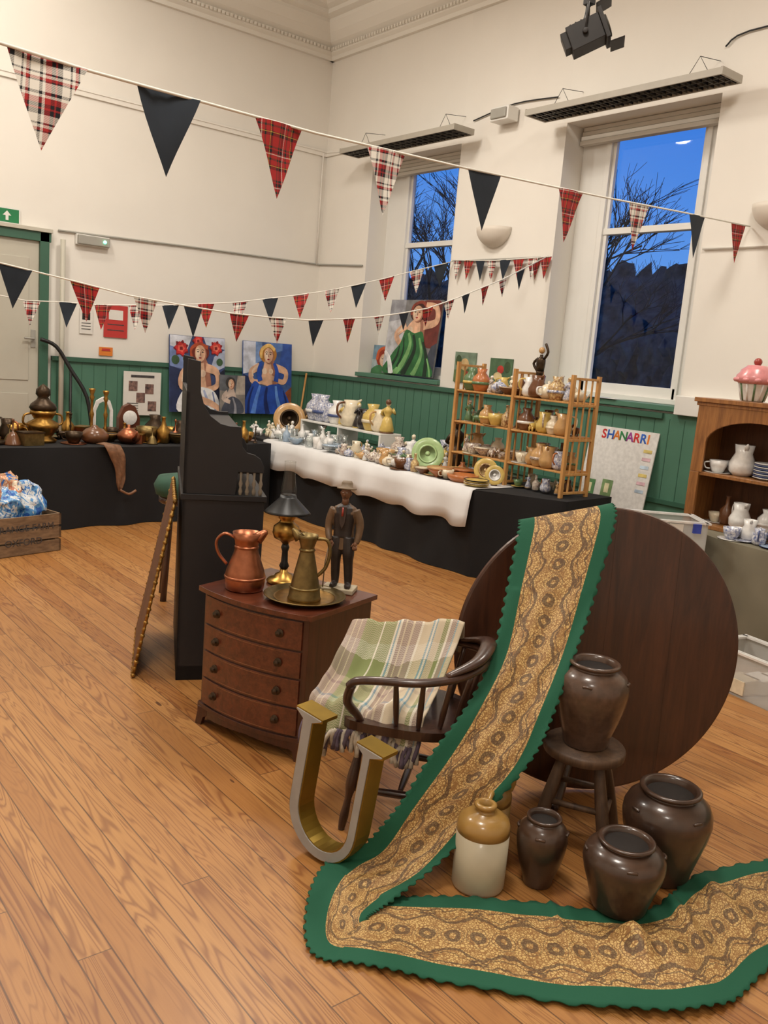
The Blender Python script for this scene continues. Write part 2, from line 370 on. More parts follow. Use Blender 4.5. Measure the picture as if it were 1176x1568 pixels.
# ------------------------------------------------------------------ tartan bunting
def tartan(name,stops,k=7.5):
    m,nt,b=newmat(name); x=NX(nt); tc=x.node("ShaderNodeTexCoord"); sp=x.node("ShaderNodeSeparateXYZ"); nt.links.new(tc.outputs["UV"],sp.inputs[0])
    cs=[]
    for i in (0,1):
        f=x.m('FRACT',x.m('MULTIPLY_ADD',sp.outputs[i],k,.13+.2*i)); cs.append(x.ramp(f,stops,True))
    tw=x.m('FRACT',x.m('MULTIPLY',x.m('ADD',sp.outputs[0],sp.outputs[1]),120)); tw=x.m('GREATER_THAN',tw,.5)
    tw=x.m('MULTIPLY_ADD',tw,.2,.4)
    nt.links.new(x.mix(tw,cs[0],cs[1]),b.inputs["Base Color"]); b.inputs["Roughness"].default_value=.85
    return m
r_,g_,k_,w_,y_=C(170,34,34),C(22,48,40),C(14,14,22),C(230,227,218),C(220,190,80)
TR=tartan("tartan_red",[(0,r_),(.3,g_),(.36,r_),(.4,k_),(.5,r_),(.53,w_),(.555,r_),(.66,g_),(.72,r_),(.86,k_),(.88,y_),(.9,k_)])
TW=tartan("tartan_white",[(0,w_),(.14,k_),(.2,w_),(.26,r_),(.38,k_),(.46,r_),(.5,k_),(.6,w_),(.7,w_),(.76,k_),(.8,w_),(.86,r_),(.92,k_),(.95,w_)],6)
NAVY=mat("navy_felt",C(36,44,54),.9,0,.15,8)
TAPE=mat("bunting_tape",C(232,230,222),.8,0,.03)
def bunting(pts,flags,name="tartan_bunting",tr=.006):
    P=[Vector(p) for p in pts]
    b=MB(); b.tube(P,tr,TAPE,6)
    L=[0]
    for i in range(1,len(P)): L.append(L[-1]+(P[i]-P[i-1]).length)
    def at(s):
        s=max(0,min(s,L[-1]-1e-5))
        for i in range(len(P)-1):
            if L[i+1]>=s: return P[i].lerp(P[i+1],(s-L[i])/(L[i+1]-L[i]))
    for (s,w,h,m) in flags:
        A=at(s-w/2);B=at(s+w/2); d=(B-A).normalized(); dn=Vector((0,0,-1)); nn=d.cross(dn).normalized()
        sw=random.uniform(-.06,.06); bend=random.uniform(-.02,.02); sk=random.uniform(-.1,.1); of=random.uniform(0,.1)
        rows=[];uv=[]; n=6
        for i in range(n+1):
            t=i/n; row=[];ur=[]; c=(A+B)/2+d*(sk*w*t)
            for j in range(5):
                u=(j/4-.5)*(1-t)
                p=c+d*(u*w)+dn*(t*h)+nn*(sw*h*t+bend*math.sin(math.pi*t+j)*(1-t)); row.append(p); ur.append((u*w+of,t*h+of))
            rows.append(row);uv.append(ur)
        b.grid(rows,m,uv)
    return b.done(name)
def param(pts,target):
    P=[Vector(p) for p in pts]; best=None; L=0
    for i in range(len(P)-1):
        a,c=P[i],P[i+1]; d=c-a; t=max(0,min(1,(Vector(target)-a).dot(d)/d.length_squared)); q=a+d*t; e=(q-Vector(target)).length
        if best is None or e<best[0]: best=(e,L+t*d.length)
        L+=d.length
    return best[1]
up=[(-1.2,3.1,2.75),(.2,3.24,2.68),(1.2,3.32,2.665),(2.3,3.5,2.71),(3.34,3.62,2.77),(4.7,3.75,2.86),(5.8,3.88,2.95),(6.98,4.04,3.04)]
fl=[]
for tg,m in (((-.9,3.13,2.7),NAVY),((-.25,3.2,2.7),TR),((.44,3.26,2.68),NAVY),((1.05,3.32,2.67),TW),((1.53,3.37,2.67),NAVY),((2.09,3.45,2.70),TR),((2.75,3.57,2.74),TW),((3.5,3.66,2.78),NAVY),((4.33,3.73,2.83),TR),((5.14,3.8,2.88),TW),((6.0,3.92,2.96),NAVY),((6.75,3.98,3.04),TR)):
    fl.append((param(up,tg),.28,.31,m))
bunting(up,fl)
mid=[(.6,6.32,2.3),(1.70,6.30,2.15),(2.17,6.29,2.09),(2.6,6.28,2.03),(3.04,6.27,2.0),(3.43,6.27,1.98),(3.78,6.26,1.98),(4.15,6.25,1.99),(4.5,6.25,2.03),(4.85,6.24,2.08),(5.14,6.23,2.14),(5.44,6.23,2.21),(5.79,6.22,2.34),(6.37,6.21,2.58),(6.98,6.2,2.88)]
fl=[(param(mid,(x,6.27,z)),w,h,m) for x,z,w,h,m in ((1.15,2.22,.22,.26,TR),(1.8,2.13,.22,.28,NAVY),(2.27,2.08,.21,.26,TR),(2.72,2.02,.19,.25,TW),(3.1,2.0,.16,.23,NAVY),(3.5,1.98,.17,.22,TR),(3.85,1.98,.15,.21,TW),(4.22,2.0,.15,.22,NAVY),(4.57,2.04,.14,.21,TR),(4.89,2.09,.12,.16,TW),(5.16,2.15,.12,.16,NAVY),(5.44,2.21,.12,.17,TR),(5.69,2.3,.12,.17,TW),(5.9,2.39,.12,.18,NAVY),(6.14,2.49,.12,.18,TR),(6.37,2.58,.12,.18,TW),(6.6,2.7,.12,.2,NAVY),(6.82,2.8,.12,.18,TR))]
bunting(mid,fl)
far=[(1.6,10-.1,2.2),(2.62,9.68,2.04),(2.85,9.58,2.01),(3.18,9.42,2.03),(3.49,9.27,2.03),(4.12,8.97,2.09),(4.46,8.81,2.14),(4.79,8.65,2.19),(5.09,8.51,2.26),(5.39,8.37,2.33),(5.70,8.22,2.41),(5.97,8.09,2.5),(6.26,7.96,2.6),(6.57,7.81,2.72),(6.98,7.62,2.87)]
fl=[]
cyc=[TW,NAVY,TR]
for i,tg in enumerate(((2.9,9.56,2.02),(3.22,9.4,2.03),(3.54,9.25,2.03),(3.85,9.1,2.06),(4.16,8.95,2.10),(4.5,8.8,2.15),(4.82,8.63,2.2),(5.12,8.5,2.27),(5.42,8.35,2.34),(5.73,8.2,2.42),(6.0,8.08,2.51),(6.29,7.95,2.61),(6.6,7.8,2.73),(6.85,7.68,2.83))):
    fl.append((param(far,tg),.18,.26,cyc[i%3]))
bunting(far,fl)
wal=[(6.96,7.62,2.88),(6.93,6.9,2.85),(6.96,6.15,2.87)]
bunting(wal,[(.1+i*.19,.15,.22,[NAVY,TR,NAVY,TR][i%4] if i%3 else TW) for i in range(8)])
# ------------------------------------------------------------------ paintings
_pc={}
def pcol(c):
    if c not in _pc: _pc[c]=mat("paint_%d_%d_%d"%c,C(*c),.6,0,.32,9,0,0,(1,1,1),None,4)
    return _pc[c]
def ribbon(pts,w0,w1):
    """tapering closed outline around a polyline: limbs and drapery"""
    P=cat([(a,b_,0) for a,b_ in pts],5); n=len(P); L=[];Rr=[]
    for i,p in enumerate(P):
        d=(P[min(i+1,n-1)]-P[max(i-1,0)]).normalized(); nn=Vector((-d.y,d.x,0)); w=w0+(w1-w0)*i/(n-1)
        L.append((p.x+nn.x*w,p.y+nn.y*w)); Rr.append((p.x-nn.x*w,p.y-nn.y*w))
    return L+Rr[::-1]
def painting(name,M,w,h,bg,shapes):
    b=MB(); b.box((w/2,h/2,-.01),(w,h,.02),pcol(bg),M)
    z=.001
    def clip(P,ax,lim,keep):
        out=[]
        for i in range(len(P)):
            a,c2=P[i-1],P[i]; ia=(a[ax]-lim)*keep>=0; ic=(c2[ax]-lim)*keep>=0
            if ia!=ic:
                t=(lim-a[ax])/(c2[ax]-a[ax]); out.append((a[0]+(c2[0]-a[0])*t,a[1]+(c2[1]-a[1])*t))
            if ic: out.append(c2)
        return out
    for sh in shapes:
        c,pts=sh[0],sh[1]; sm=sh[2] if len(sh)>2 else 5
        P=pts if not sm else [(q.x,q.y) for q in cat([(a,b_,0) for a,b_ in pts],sm,True)]
        for ax,lim,keep in ((0,.004,1),(0,.996,-1),(1,.004,1),(1,.996,-1)): P=clip(P,ax,lim,keep)
        if len(P)<3: continue
        b.flat([(x*w,y*h) for x,y in P],pcol(c),z,M,0); z+=.0005
    b.done(name)
sk=(218,174,144); sks=(160,108,88); skl=(236,204,180); whi=(222,224,230)
def ell(cx,cy,rx,ry,n=8,a0=0): return [(cx+rx*math.cos(2*math.pi*i/n+a0),cy+ry*math.sin(2*math.pi*i/n+a0)) for i in range(n)]
def flower(cx,cy,r,c,d,h):
    def st(q,k,a0): return [(cx+q*r*(1 if i%2 else .72)*math.cos(2*math.pi*i/k+a0),cy+q*r*.8*(1 if i%2 else .72)*math.sin(2*math.pi*i/k+a0)) for i in range(k)]
    return [(d,st(1,14,0),3),(c,st(.85,12,.3),3),(h,st(.5,10,.6),3),(d,st(.25,8,.1),3)]
def face(cx,cy,s,lip=(150,25,35)):
    return [(sks,ell(cx+.02*s,cy-.01*s,.105*s,.12*s)),(sk,ell(cx,cy,.10*s,.115*s)),(skl,ell(cx-.035*s,cy+.0*s,.045*s,.08*s)),(sks,[(cx+.005*s,cy+.04*s),(cx+.02*s,cy-.03*s),(cx-.008*s,cy-.03*s)],0),
      (lip,ell(cx,cy-.062*s,.028*s,.010*s)),((35,30,40),ell(cx-.042*s,cy+.02*s,.020*s,.007*s)),((35,30,40),ell(cx+.045*s,cy+.02*s,.020*s,.007*s)),((70,40,30),ribbon([(cx-.07*s,cy+.042*s),(cx-.04*s,cy+.055*s),(cx-.015*s,cy+.042*s)],.004,.002),0),((70,40,30),ribbon([(cx+.02*s,cy+.042*s),(cx+.045*s,cy+.055*s),(cx+.075*s,cy+.042*s)],.002,.004),0)]
shA=[((34,46,84),[(0,0),(.5,0),(.4,.5),(0,.6)],0),((120,140,190),[(.0,.6),(.3,.55),(.25,.85),(0,.9)],0),((24,30,54),[(.75,.0),(1,0),(1,.6),(.85,.5)],0),((170,180,205),[(.7,.5),(1,.62),(1,.85),(.8,.75)],0),((206,210,220),[(.0,.86),(.3,.8),(.4,1),(0,1)],0),((190,196,214),[(.65,.9),(1,.85),(1,1),(.6,1)],0),
 ((60,90,60),ell(.1,.68,.07,.06)),((50,80,54),ell(.28,.7,.05,.05)),((60,90,60),ell(.9,.68,.06,.05))]+flower(.2,.83,.14,(196,40,40),(120,16,26),(222,96,80))+flower(.83,.86,.13,(206,56,48),(130,20,30),(228,116,96))+flower(.5,.94,.11,(190,44,44),(120,20,28),(214,90,76))+[
 ((110,38,24),ell(.54,.80,.16,.12)),((170,74,40),ribbon([(.38,.72),(.38,.84),(.52,.90),(.68,.86)],.02,.025),0),
 (sks,ribbon([(.56,.72),(.57,.64),(.58,.45),(.56,.3)],.06,.2),0),(sk,ribbon([(.52,.72),(.52,.62),(.5,.46),(.5,.28)],.05,.17),0),(sk,ribbon([(.38,.6),(.22,.5),(.2,.34),(.42,.27)],.06,.03),0),(sk,ribbon([(.64,.6),(.84,.54),(.84,.36),(.6,.3)],.06,.03),0),(skl,ribbon([(.36,.61),(.24,.52),(.21,.4)],.02,.01),0),(skl,ell(.44,.52,.06,.055)),(skl,ell(.58,.52,.055,.05)),(sks,ell(.5,.3,.02,.015)),
 (whi,[(.2,.26),(.45,.34),(.8,.28),(.85,.0),(.15,.0)]),((130,146,186),ribbon([(.3,.28),(.38,.15),(.36,0)],.02,.04),0),((160,172,206),ribbon([(.6,.3),(.66,.15),(.62,0)],.015,.04),0),((110,124,166),ribbon([(.76,.28),(.8,.14),(.82,0)],.01,.02),0),(sk,ribbon([(.5,.18),(.75,.12),(.95,.02)],.05,.035),0)]+face(.53,.78,.95)
painting("portrait_painting",wallM(4.79,.84,YB-.14)@RX(-5),.77,.96,(60,75,120),shA)
shB=[((200,205,220),[(0,.55),(.3,.6),(.25,1),(0,1)],0),((45,80,160),[(.7,.5),(1,.4),(1,1),(.8,1)],0),((120,150,200),[(.25,.7),(.4,.75),(.38,1),(.25,1)],0),((20,40,90),[(0,0),(.2,.0),(.15,.5),(0,.55)],0),((130,70,40),[(.8,0),(1,0),(1,.4),(.85,.3)],0),((86,120,180),[(.6,.85),(.8,.9),(.8,1),(.55,1)],0),
 ((176,120,50),ell(.5,.84,.18,.13)),((226,186,110),ribbon([(.36,.78),(.38,.9),(.52,.96),(.64,.9)],.025,.025),0),
 (sks,ribbon([(.54,.76),(.56,.66),(.56,.5),(.54,.4)],.06,.17),0),(sk,ribbon([(.49,.76),(.49,.66),(.48,.52),(.46,.4)],.05,.14),0),(sk,ribbon([(.33,.66),(.16,.58),(.2,.45),(.46,.46)],.055,.03),0),(sk,ribbon([(.65,.66),(.87,.6),(.82,.46),(.56,.52)],.055,.03),0),(skl,ribbon([(.31,.67),(.19,.6),(.2,.52)],.02,.01),0),(skl,ell(.43,.6,.05,.045)),(skl,ell(.56,.6,.045,.04)),
 ((32,74,170),[(.2,.44),(.4,.38),(.6,.42),(.8,.38),(.95,.0),(.05,.0)]),((84,130,215),ribbon([(.34,.4),(.26,.2),(.2,0)],.02,.05),0),((14,34,100),ribbon([(.48,.38),(.45,.2),(.5,0)],.02,.05),0),((96,144,220),ribbon([(.66,.4),(.7,.2),(.8,.0)],.02,.045),0),((16,40,110),ribbon([(.82,.34),(.88,.18),(.92,0)],.01,.03),0),((14,34,100),ribbon([(.2,.38),(.12,.2),(.1,0)],.01,.03),0),((32,74,170),ribbon([(.37,.72),(.31,.6),(.34,.46)],.025,.05),0),((32,74,170),ribbon([(.62,.72),(.68,.6),(.66,.46)],.025,.05),0)]+face(.5,.82,.9)
painting("blue_dress_painting",wallM(5.83,.84,YB-.14)@RX(-5),.76,.96,(60,90,150),shB)
shS=[((130,125,120),[(0,0),(1,0),(1,.5),(0,.6)],0),((170,160,150),[(.6,.5),(1,.5),(1,1),(.7,1)],0),((60,55,55),ell(.42,.8,.2,.15)),((200,180,168),ribbon([(.45,.66),(.45,.5),(.5,.2)],.08,.24),0),((70,75,90),[(.2,.3),(.5,.45),(.85,.3),(.9,.02),(.1,.02)]),((200,180,168),ribbon([(.3,.55),(.12,.4),(.4,.3)],.08,.05),0),((150,150,160),ribbon([(.5,.42),(.6,.2),(.6,0)],.02,.06),0)]+face(.43,.77,1.1)
painting("small_portrait_painting",wallM(5.46,.84,YB-.2)@RX(-5),.37,.5,(95,98,105),shS)
shC=[((110,140,160),[(0,.5),(1,.6),(1,1),(0,1)],0),((150,50,25),ell(.5,.6,.34,.36)),((200,90,45),ribbon([(.2,.5),(.25,.8),(.5,.92),(.75,.8)],.05,.05),0),((60,110,70),[(0,0),(1,0),(.8,.3),(.2,.3)]),((190,60,50),ell(.85,.3,.12,.16))]+face(.52,.5,2.0,(170,30,30))
painting("red_hair_painting",rwM(9.22,1.5,XW+.15)@RX(-4),.5,.38,(150,165,170),shC)
dg=(44,106,58); dg2=(16,46,30); dg3=(120,172,108)
shD=[((186,188,194),[(0,.1),(.4,.2),(.3,.8),(0,.7)],0),((150,152,160),[(0,.7),(.3,.75),(.3,1),(0,1)],0),((110,48,42),[(.55,.5),(1,.4),(1,.95),(.6,.95)]),((60,66,80),[(.75,.0),(1,0),(1,.45),(.9,.4)],0),((60,24,24),ell(.58,.84,.17,.13)),((140,60,44),ribbon([(.44,.8),(.46,.92),(.62,.97),(.74,.88)],.02,.02),0),
 (sks,ribbon([(.6,.74),(.6,.66),(.56,.5)],.06,.2),0),(sk,ribbon([(.55,.74),(.54,.66),(.49,.5)],.05,.17),0),(sk,ribbon([(.7,.66),(.93,.72),(.9,.9),(.7,.94)],.055,.03),0),(sk,ribbon([(.37,.66),(.2,.54),(.3,.42),(.5,.44)],.055,.03),0),(skl,ell(.46,.6,.05,.045)),(skl,ribbon([(.35,.66),(.22,.56)],.02,.015),0),
 (dg,[(.38,.6),(.55,.56),(.7,.58),(.78,.4),(.9,.2),(.95,.0),(.05,.0),(.15,.25),(.3,.42)]),(dg3,ribbon([(.44,.56),(.5,.4),(.4,.15),(.25,0)],.02,.05),0),(dg2,ribbon([(.54,.54),(.6,.35),(.5,.12),(.42,0)],.02,.05),0),(dg3,ribbon([(.66,.5),(.74,.3),(.68,.1),(.62,0)],.015,.045),0),(dg2,ribbon([(.74,.45),(.84,.25),(.86,.0)],.015,.04),0),(dg2,ribbon([(.3,.38),(.26,.22),(.12,.04)],.01,.03),0),(dg3,ribbon([(.86,.24),(.93,.1),(.96,0)],.01,.02),0),(dg2,ribbon([(.36,.5),(.38,.3),(.3,.1)],.008,.02),0),((235,236,240),ribbon([(.02,.3),(.12,.2),(.2,.0)],.02,.05),0)]+face(.56,.82,.9)
painting("green_dress_painting",rwM(8.9,1.53,XW+.08)@RX(-5),.98,.93,(120,120,122),shD)
shP=[((90,110,70),[(0,0),(1,0),(1,.5),(0,.4)],0),((200,170,120),ell(.5,.6,.2,.2)),((150,60,50),ell(.6,.3,.1,.1)),((60,80,50),ell(.2,.7,.14,.2))]
painting("landscape_print",rwM(7.44,1.52,XW-.02),.34,.34,(120,140,120),shP)
painting("landscape_print",rwM(6.87,1.52,XW-.02),.33,.3,(80,110,80),[((190,60,50),ell(.5,.6,.15,.15)),((220,200,150),ell(.4,.35,.2,.15)),((60,80,50),ell(.8,.7,.14,.2))])
# ------------------------------------------------------------------ cloth covered tables
BCL=mat("black_tablecloth",C(17,17,20),.9,0,.2,5); WCL=mat("white_tablecloth",C(214,214,214),.8,0,.03,6); BEI=mat("beige_tablecloth",C(116,110,92),.85,0,.1,5)
def cloth_table(name,poly,h,m,amp=.03,wave=9):
    b=MB(); P=[Vector((x,y,0)) for x,y in poly]; n=len(P); per=[]
    ctr=sum(P,Vector())/n
    for i in range(n):
        a,c=P[i],P[(i+1)%n]; L=(c-a).length; k=max(2,int(L/.04))
        d=(c-a).normalized(); nn=Vector((d.y,-d.x,0))
        if nn.dot((a+c)/2-ctr)<0: nn=-nn
        for j in range(k): per.append((a.lerp(c,j/k),nn,min(j/k,1-j/k)*L))
    rows=[]
    for t,zz in ((0,h),(.04,h-.012),(.3,h*.72),(.65,h*.35),(1,.004)):
        row=[]; s=0
        for p,nn,ed in per:
            s+=.04; w=math.sin(s*wave+2*math.sin(s*2.3))*amp*t+ .02*t
            k=.3+.7*min(1,ed/.15)
            row.append((p.x+nn.x*w*k,p.y+nn.y*w*k,zz))
        rows.append(row+[row[0]])
    b.grid(rows,m); b.flat([(x,y) for x,y in poly],m,h+.0005)
    b.bb(ctr.x-.2,ctr.x+.2,ctr.y-.2,ctr.y+.2,h-.03,h-.005,m)
    return b.done(name)
cloth_table("ceramics_table",[(5.03,8.9),(5.03,4.97),(5.42,4.34),(6.1,4.42),(5.95,5.2),(5.95,8.9)],.73,BCL)
cloth_table("brassware_table",[(.6,7.55),(4.0,7.75),(4.9,7.95),(4.88,8.65),(3.9,8.5),(.6,8.35)],.73,BCL,.035,8)
cloth_table("crockery_table",[(5.02,.9),(6.1,.9),(6.1,3.48),(5.56,3.46),(5.34,3.0)],.73,BEI,.04,7)
b=MB(); rows=[]
for i in range(90):
    y=4.99+i*(8.3-4.99)/89; row=[]
    dr=.30-.04*i/89+.015*math.sin(i*.5)
    for xx,zz in ((5.6,.736),(5.3,.736),(5.06,.737),(5.015,.725)): row.append((xx,y,zz))
    for k in (1,2,3): row.append((5.005-.012*k*(1+math.sin(i*.42+1.3*math.sin(i*.13))),y,.725-dr*k/3))
    rows.append(row)
b.grid(rows,WCL); b.done("white_table_runner",0,.003)
# ------------------------------------------------------------------ small wares
def cm(n,c,rough=.28,metal=0,coat=.2,var=.1): return mat(n,C(*c),rough,metal,var,30,0,coat)
CR=cm("cream_glaze",(222,210,184)); WH=cm("white_porcelain",(226,225,222)); BL=cm("blue_glaze",(66,82,130)); YE=cm("yellow_glaze",(204,176,96)); OR=cm("orange_glaze",(180,110,62))
GN=cm("green_glaze",(88,118,80)); BR=cm("brown_glaze",(106,68,42)); RD=cm("red_glaze",(156,60,50)); LM=cm("lime_glaze",(168,198,140)); PK=cm("pink_glaze",(212,140,142)); DK=cm("dark_glaze",(40,34,34)); LB=cm("light_blue_glaze",(156,176,196)); HN=cm("honey_glaze",(190,150,98))
PAT=mat("floral_glaze",C(224,216,198),.25,0,.05,60,0,.2,(1,1,1),C(120,90,90),5); PAT2=mat("blue_white_glaze",C(226,226,226),.25,0,.05,55,0,.2,(1,1,1),C(70,86,140),5); PAT3=mat("gold_pattern_glaze",C(220,196,140),.25,0,.05,50,0,.2,(1,1,1),C(120,66,40),5)
BRASS=cm("brass",(168,130,68),.34,1,0,.25); COPPER=cm("copper",(164,104,76),.36,1,0,.15); PEW=cm("aged_brass",(120,102,64),.42,.85,0,.25); DBR=cm("dark_bronze",(64,50,36),.4,.7,0,.25)
GLS=glassy("clear_glass",(.93,.95,.95,1),.1,.05,.7)
def vessel(b,kind,x,y,z,s,m,m2=None,ang=None):
    a=random.uniform(0,360) if ang is None else ang; M=T(x,y,z)@RZ(a)@Matrix.Scale(s,4); m2=m2 or m; L=lambda p,mm=m,sg=14: b.lathe(p,mm,(0,0,0),sg,M)
    if kind=='vase': L([(.25,0),(.3,.03),(.42,.35),(.38,.6),(.18,.82),(.24,1),(.2,.99),(.14,.82),(.01,.5)]); b.lathe([(.425,.3),(.43,.36),(.42,.42)],m2,(0,0,0),14,M)
    elif kind=='jug':
        L([(.24,0),(.36,.12),(.38,.35),(.24,.65),(.28,.9),(.25,.88),(.2,.65),(.01,.4)]); b.tube([(.25,0,.82),(.5,0,.75),(.52,0,.45),(.36,0,.28)],.04,m2,6,M,sub=3); b.tube([(-.2,0,.8),(-.36,0,.93)],[.09,.03],m,6,M)
    elif kind=='cup':
        L([(.2,0),(.24,.03),(.36,.3),(.4,.55),(.37,.54),(.32,.3),(.01,.1)]); b.tube([(.37,0,.45),(.58,0,.4),(.52,0,.18),(.32,0,.16)],.035,m,6,M,sub=3); L([(.55,-.001),(.6,.04),(.3,.01)],m2)
    elif kind=='bowl': L([(.2,0),(.22,.05),(.48,.25),(.55,.4),(.52,.4),(.44,.26),(.01,.1)]); b.lathe([(.545,.34),(.56,.37),(.56,.385)],m2,(0,0,0),14,M)
    elif kind=='plate': L([(.3,0),(.34,.02),(.5,.07),(.49,.085),(.33,.04),(.01,.03)]); L([(.42,.052),(.46,.066),(.44,.068)],m2)
    elif kind=='plateup':
        Mx=T(x,y,z)@RZ(-130)@Matrix.Scale(s,4)@T(0,0,.5)@RY(75)
        b.lathe([(.3,0),(.34,.02),(.5,.07),(.49,.085),(.33,.04),(.001,.035)],m,(0,0,0),28,Mx); b.lathe([(.30,.046),(.27,.05),(.24,.05),(.24,.04)],m2,(0,0,0),24,Mx); b.lathe([(.1,.045),(.001,.05)],m2,(0,0,0),12,Mx)
        b.box((0,.0,.02),(.3,.3,.04),BR,T(x,y,z)@RZ(-130)@Matrix.Scale(s,4)); b.tube([(-.1,.1,.03),(-.25,0,.5)],.02,BR,6,T(x,y,z)@RZ(-130)@Matrix.Scale(s,4))
    elif kind=='bottle': L([(.2,0),(.24,.04),(.24,.5),(.08,.7),(.07,.95),(.1,1),(.05,1),(.04,.7)])
    elif kind=='glass': L([(.2,0),(.2,.02),(.03,.05),(.03,.35),(.2,.5),(.24,.85),(.22,.85),(.17,.52),(.01,.4)])
    elif kind=='tumbler': L([(.2,0),(.27,.6),(.25,.6),(.18,.04),(.01,.04)])
    elif kind=='teapot':
        L([(.22,0),(.4,.15),(.42,.35),(.2,.55),(.05,.6),(.08,.68),(.001,.72)]); b.tube([(.38,0,.45),(.62,0,.42),(.6,0,.2),(.38,0,.15)],.04,m2,6,M,sub=3); b.tube([(-.36,0,.2),(-.55,0,.35),(-.62,0,.52)],[.09,.05,.035],m,6,M,sub=2)
    elif kind=='fig':
        L([(.2,0),(.22,.03),(.12,.05)],m2); L([(.2,.04),(.22,.1),(.12,.45),(.08,.5),(.13,.6),(.14,.7),(.05,.77),(.045,.8)]); b.ball((0,0,.87),(.08,.085,.1),CR if m is not DBR else DBR,10,7,M); b.ball((.0,.02,.9),(.085,.09,.09),m2,10,7,M)
        b.tube([(.12,0,.68),(.19,-.04,.55),(.1,-.14,.5)],[.045,.04,.03],m,6,M,sub=2); b.tube([(-.12,0,.68),(-.2,-.03,.58),(-.14,-.1,.72)],[.045,.04,.03],m,6,M,sub=2)
    elif kind=='candle': L([(.13,0),(.14,.03),(.07,.06),(.03,.1),(.05,.18),(.028,.26),(.025,.4),(.045,.5),(.025,.56),(.025,.75),(.05,.82),(.03,.86),(.06,.95),(.06,.98),(.035,.98),(.03,.9)])
    elif kind=='bell': L([(.3,0),(.28,.05),(.18,.3),(.1,.42),(.03,.45),(.03,.8),(.06,.85),(.001,.92)])
    elif kind=='box':
        b.box((0,0,.2),(.7,.45,.4),m,M); b.box((0,0,.42),(.74,.5,.05),m2,M)
    elif kind=='pan':
        L([(.4,0),(.45,.05),(.47,.2),(.44,.2),(.42,.05),(.01,.03)]); b.tube([(.45,0,.16),(1.1,0,.26)],.035,m2,6,M)
    elif kind=='animal':
        b.ball((0,0,.28),(.32,.16,.18),m,12,8,M); b.ball((.3,0,.46),(.13,.11,.13),m,10,7,M); b.ball((.42,0,.43),(.07,.05,.05),m,8,6,M)
        for q in ((.2,.09),(.2,-.09),(-.2,.09),(-.2,-.09)): b.tube([(q[0],q[1],.25),(q[0],q[1],0)],[.06,.04],m,6,M)
        b.tube([(-.28,0,.32),(-.42,0,.45)],[.04,.02],m,6,M); b.lathe([(.04,0),(.001,.12)],m,(0,0,0),6,M@T(.27,.07,.55)); b.lathe([(.04,0),(.001,.12)],m,(0,0,0),6,M@T(.27,-.07,.55))
def scatter(name,kinds,mats,pts,smin,smax,z):
    b=MB()
    for (x,y) in pts: vessel(b,random.choice(kinds),x,y,z,random.uniform(smin,smax),random.choice(mats),random.choice(mats))
    return b.done(name)
def jit(x0,x1,nx,y0,y1,ny,j=.25):
    dx=(x1-x0)/nx;dy=(y1-y0)/ny
    return [(x0+(i+.5+random.uniform(-j,j))*dx,y0+(k+.5+random.uniform(-j,j))*dy) for i in range(nx) for k in range(ny)]
TZ=.741
scatter("glassware_collection",['glass','tumbler','bowl','bottle','bowl','vase'],[GLS,GLS,WH,LB],jit(5.1,5.5,4,7.1,8.2,10),.12,.2,TZ)
scatter("small_china_collection",['cup','plate','bowl','plate','jug','animal','teapot','box','fig'],[CR,WH,HN,PAT,PAT2,BR,PAT3,GN,CR,WH,PAT],jit(5.1,5.55,4,6.1,7.1,11),.09,.17,TZ)
scatter("decorated_china_collection",['cup','plate','bowl','jug','vase','fig','bottle'],[PAT2,WH,HN,PAT,BL,BR,PAT3,DK,CR],[p for p in jit(5.1,5.55,4,5.85,6.1,3) if (p[0]-5.35)**2+(p[1]-5.95)**2>.02],.12,.19,TZ)
scatter("plate_collection",['plate','bowl','plate','cup','plate'],[PAT3,OR,CR,BR,HN,WH,DK,PAT],jit(5.1,5.46,3,5.42,5.82,4),.13,.24,TZ)
scatter("figurine_collection",['fig','vase','jug','animal','fig'],[CR,YE,WH,DK,PAT2,HN,PAT],jit(5.6,5.9,2,6.0,6.95,8),.18,.3,.732)
b=MB(); b.bb(5.62,5.9,7.0,8.5,.93,.95,WHITE); b.bb(5.62,5.9,7.0,7.03,.732,.93,WHITE); b.bb(5.62,5.9,8.47,8.5,.732,.93,WHITE); b.bb(5.62,5.9,7.75,7.77,.732,.93,WHITE); b.done("display_riser",.003)
b=MB()
for y,k,m,m2,s in ((7.08,'fig',YE,BR,.36),(7.2,'jug',CR,HN,.26),(7.33,'vase',YE,CR,.28),(7.46,'jug',DK,YE,.24),(7.58,'fig',DK,YE,.28),(7.72,'jug',CR,BR,.32),(7.86,'fig',YE,CR,.26),(7.98,'vase',WH,BL,.26),(8.12,'jug',PAT2,WH,.24),(8.26,'vase',PAT2,BL,.3),(8.4,'vase',PAT2,WH,.3)): vessel(b,k,5.76,y,.951,s,m,m2)
b.done("toby_jug_collection")
scatter("white_figurine_collection",['fig','animal'],[WH,WH,CR],jit(5.1,5.5,2,8.25,8.8,6),.14,.24,.732)
b=MB(); vessel(b,'plateup',5.35,5.95,TZ,.3,LM,LM); b.done("green_cabbage_plate")
b=MB(); vessel(b,'plateup',5.62,8.74,.732,.38,HN,DBR); vessel(b,'plateup',5.86,8.6,.732,.36,DBR,HN); b.done("decorative_charger_plates")
b=MB(); b.lathe([(.2,0),(.26,.05),(.28,.12),(.26,.12),(.01,.03)],OR,(0,0,0),24,T(5.22,5.33,TZ)@Matrix.Scale(.5,4)); b.done("terracotta_bowl")
b=MB()
for i,m in enumerate((YE,CR,YE,DK)): vessel(b,'plate',5.16,5.1,TZ+i*.012,.22,m,YE)
b.done("plate_stack")
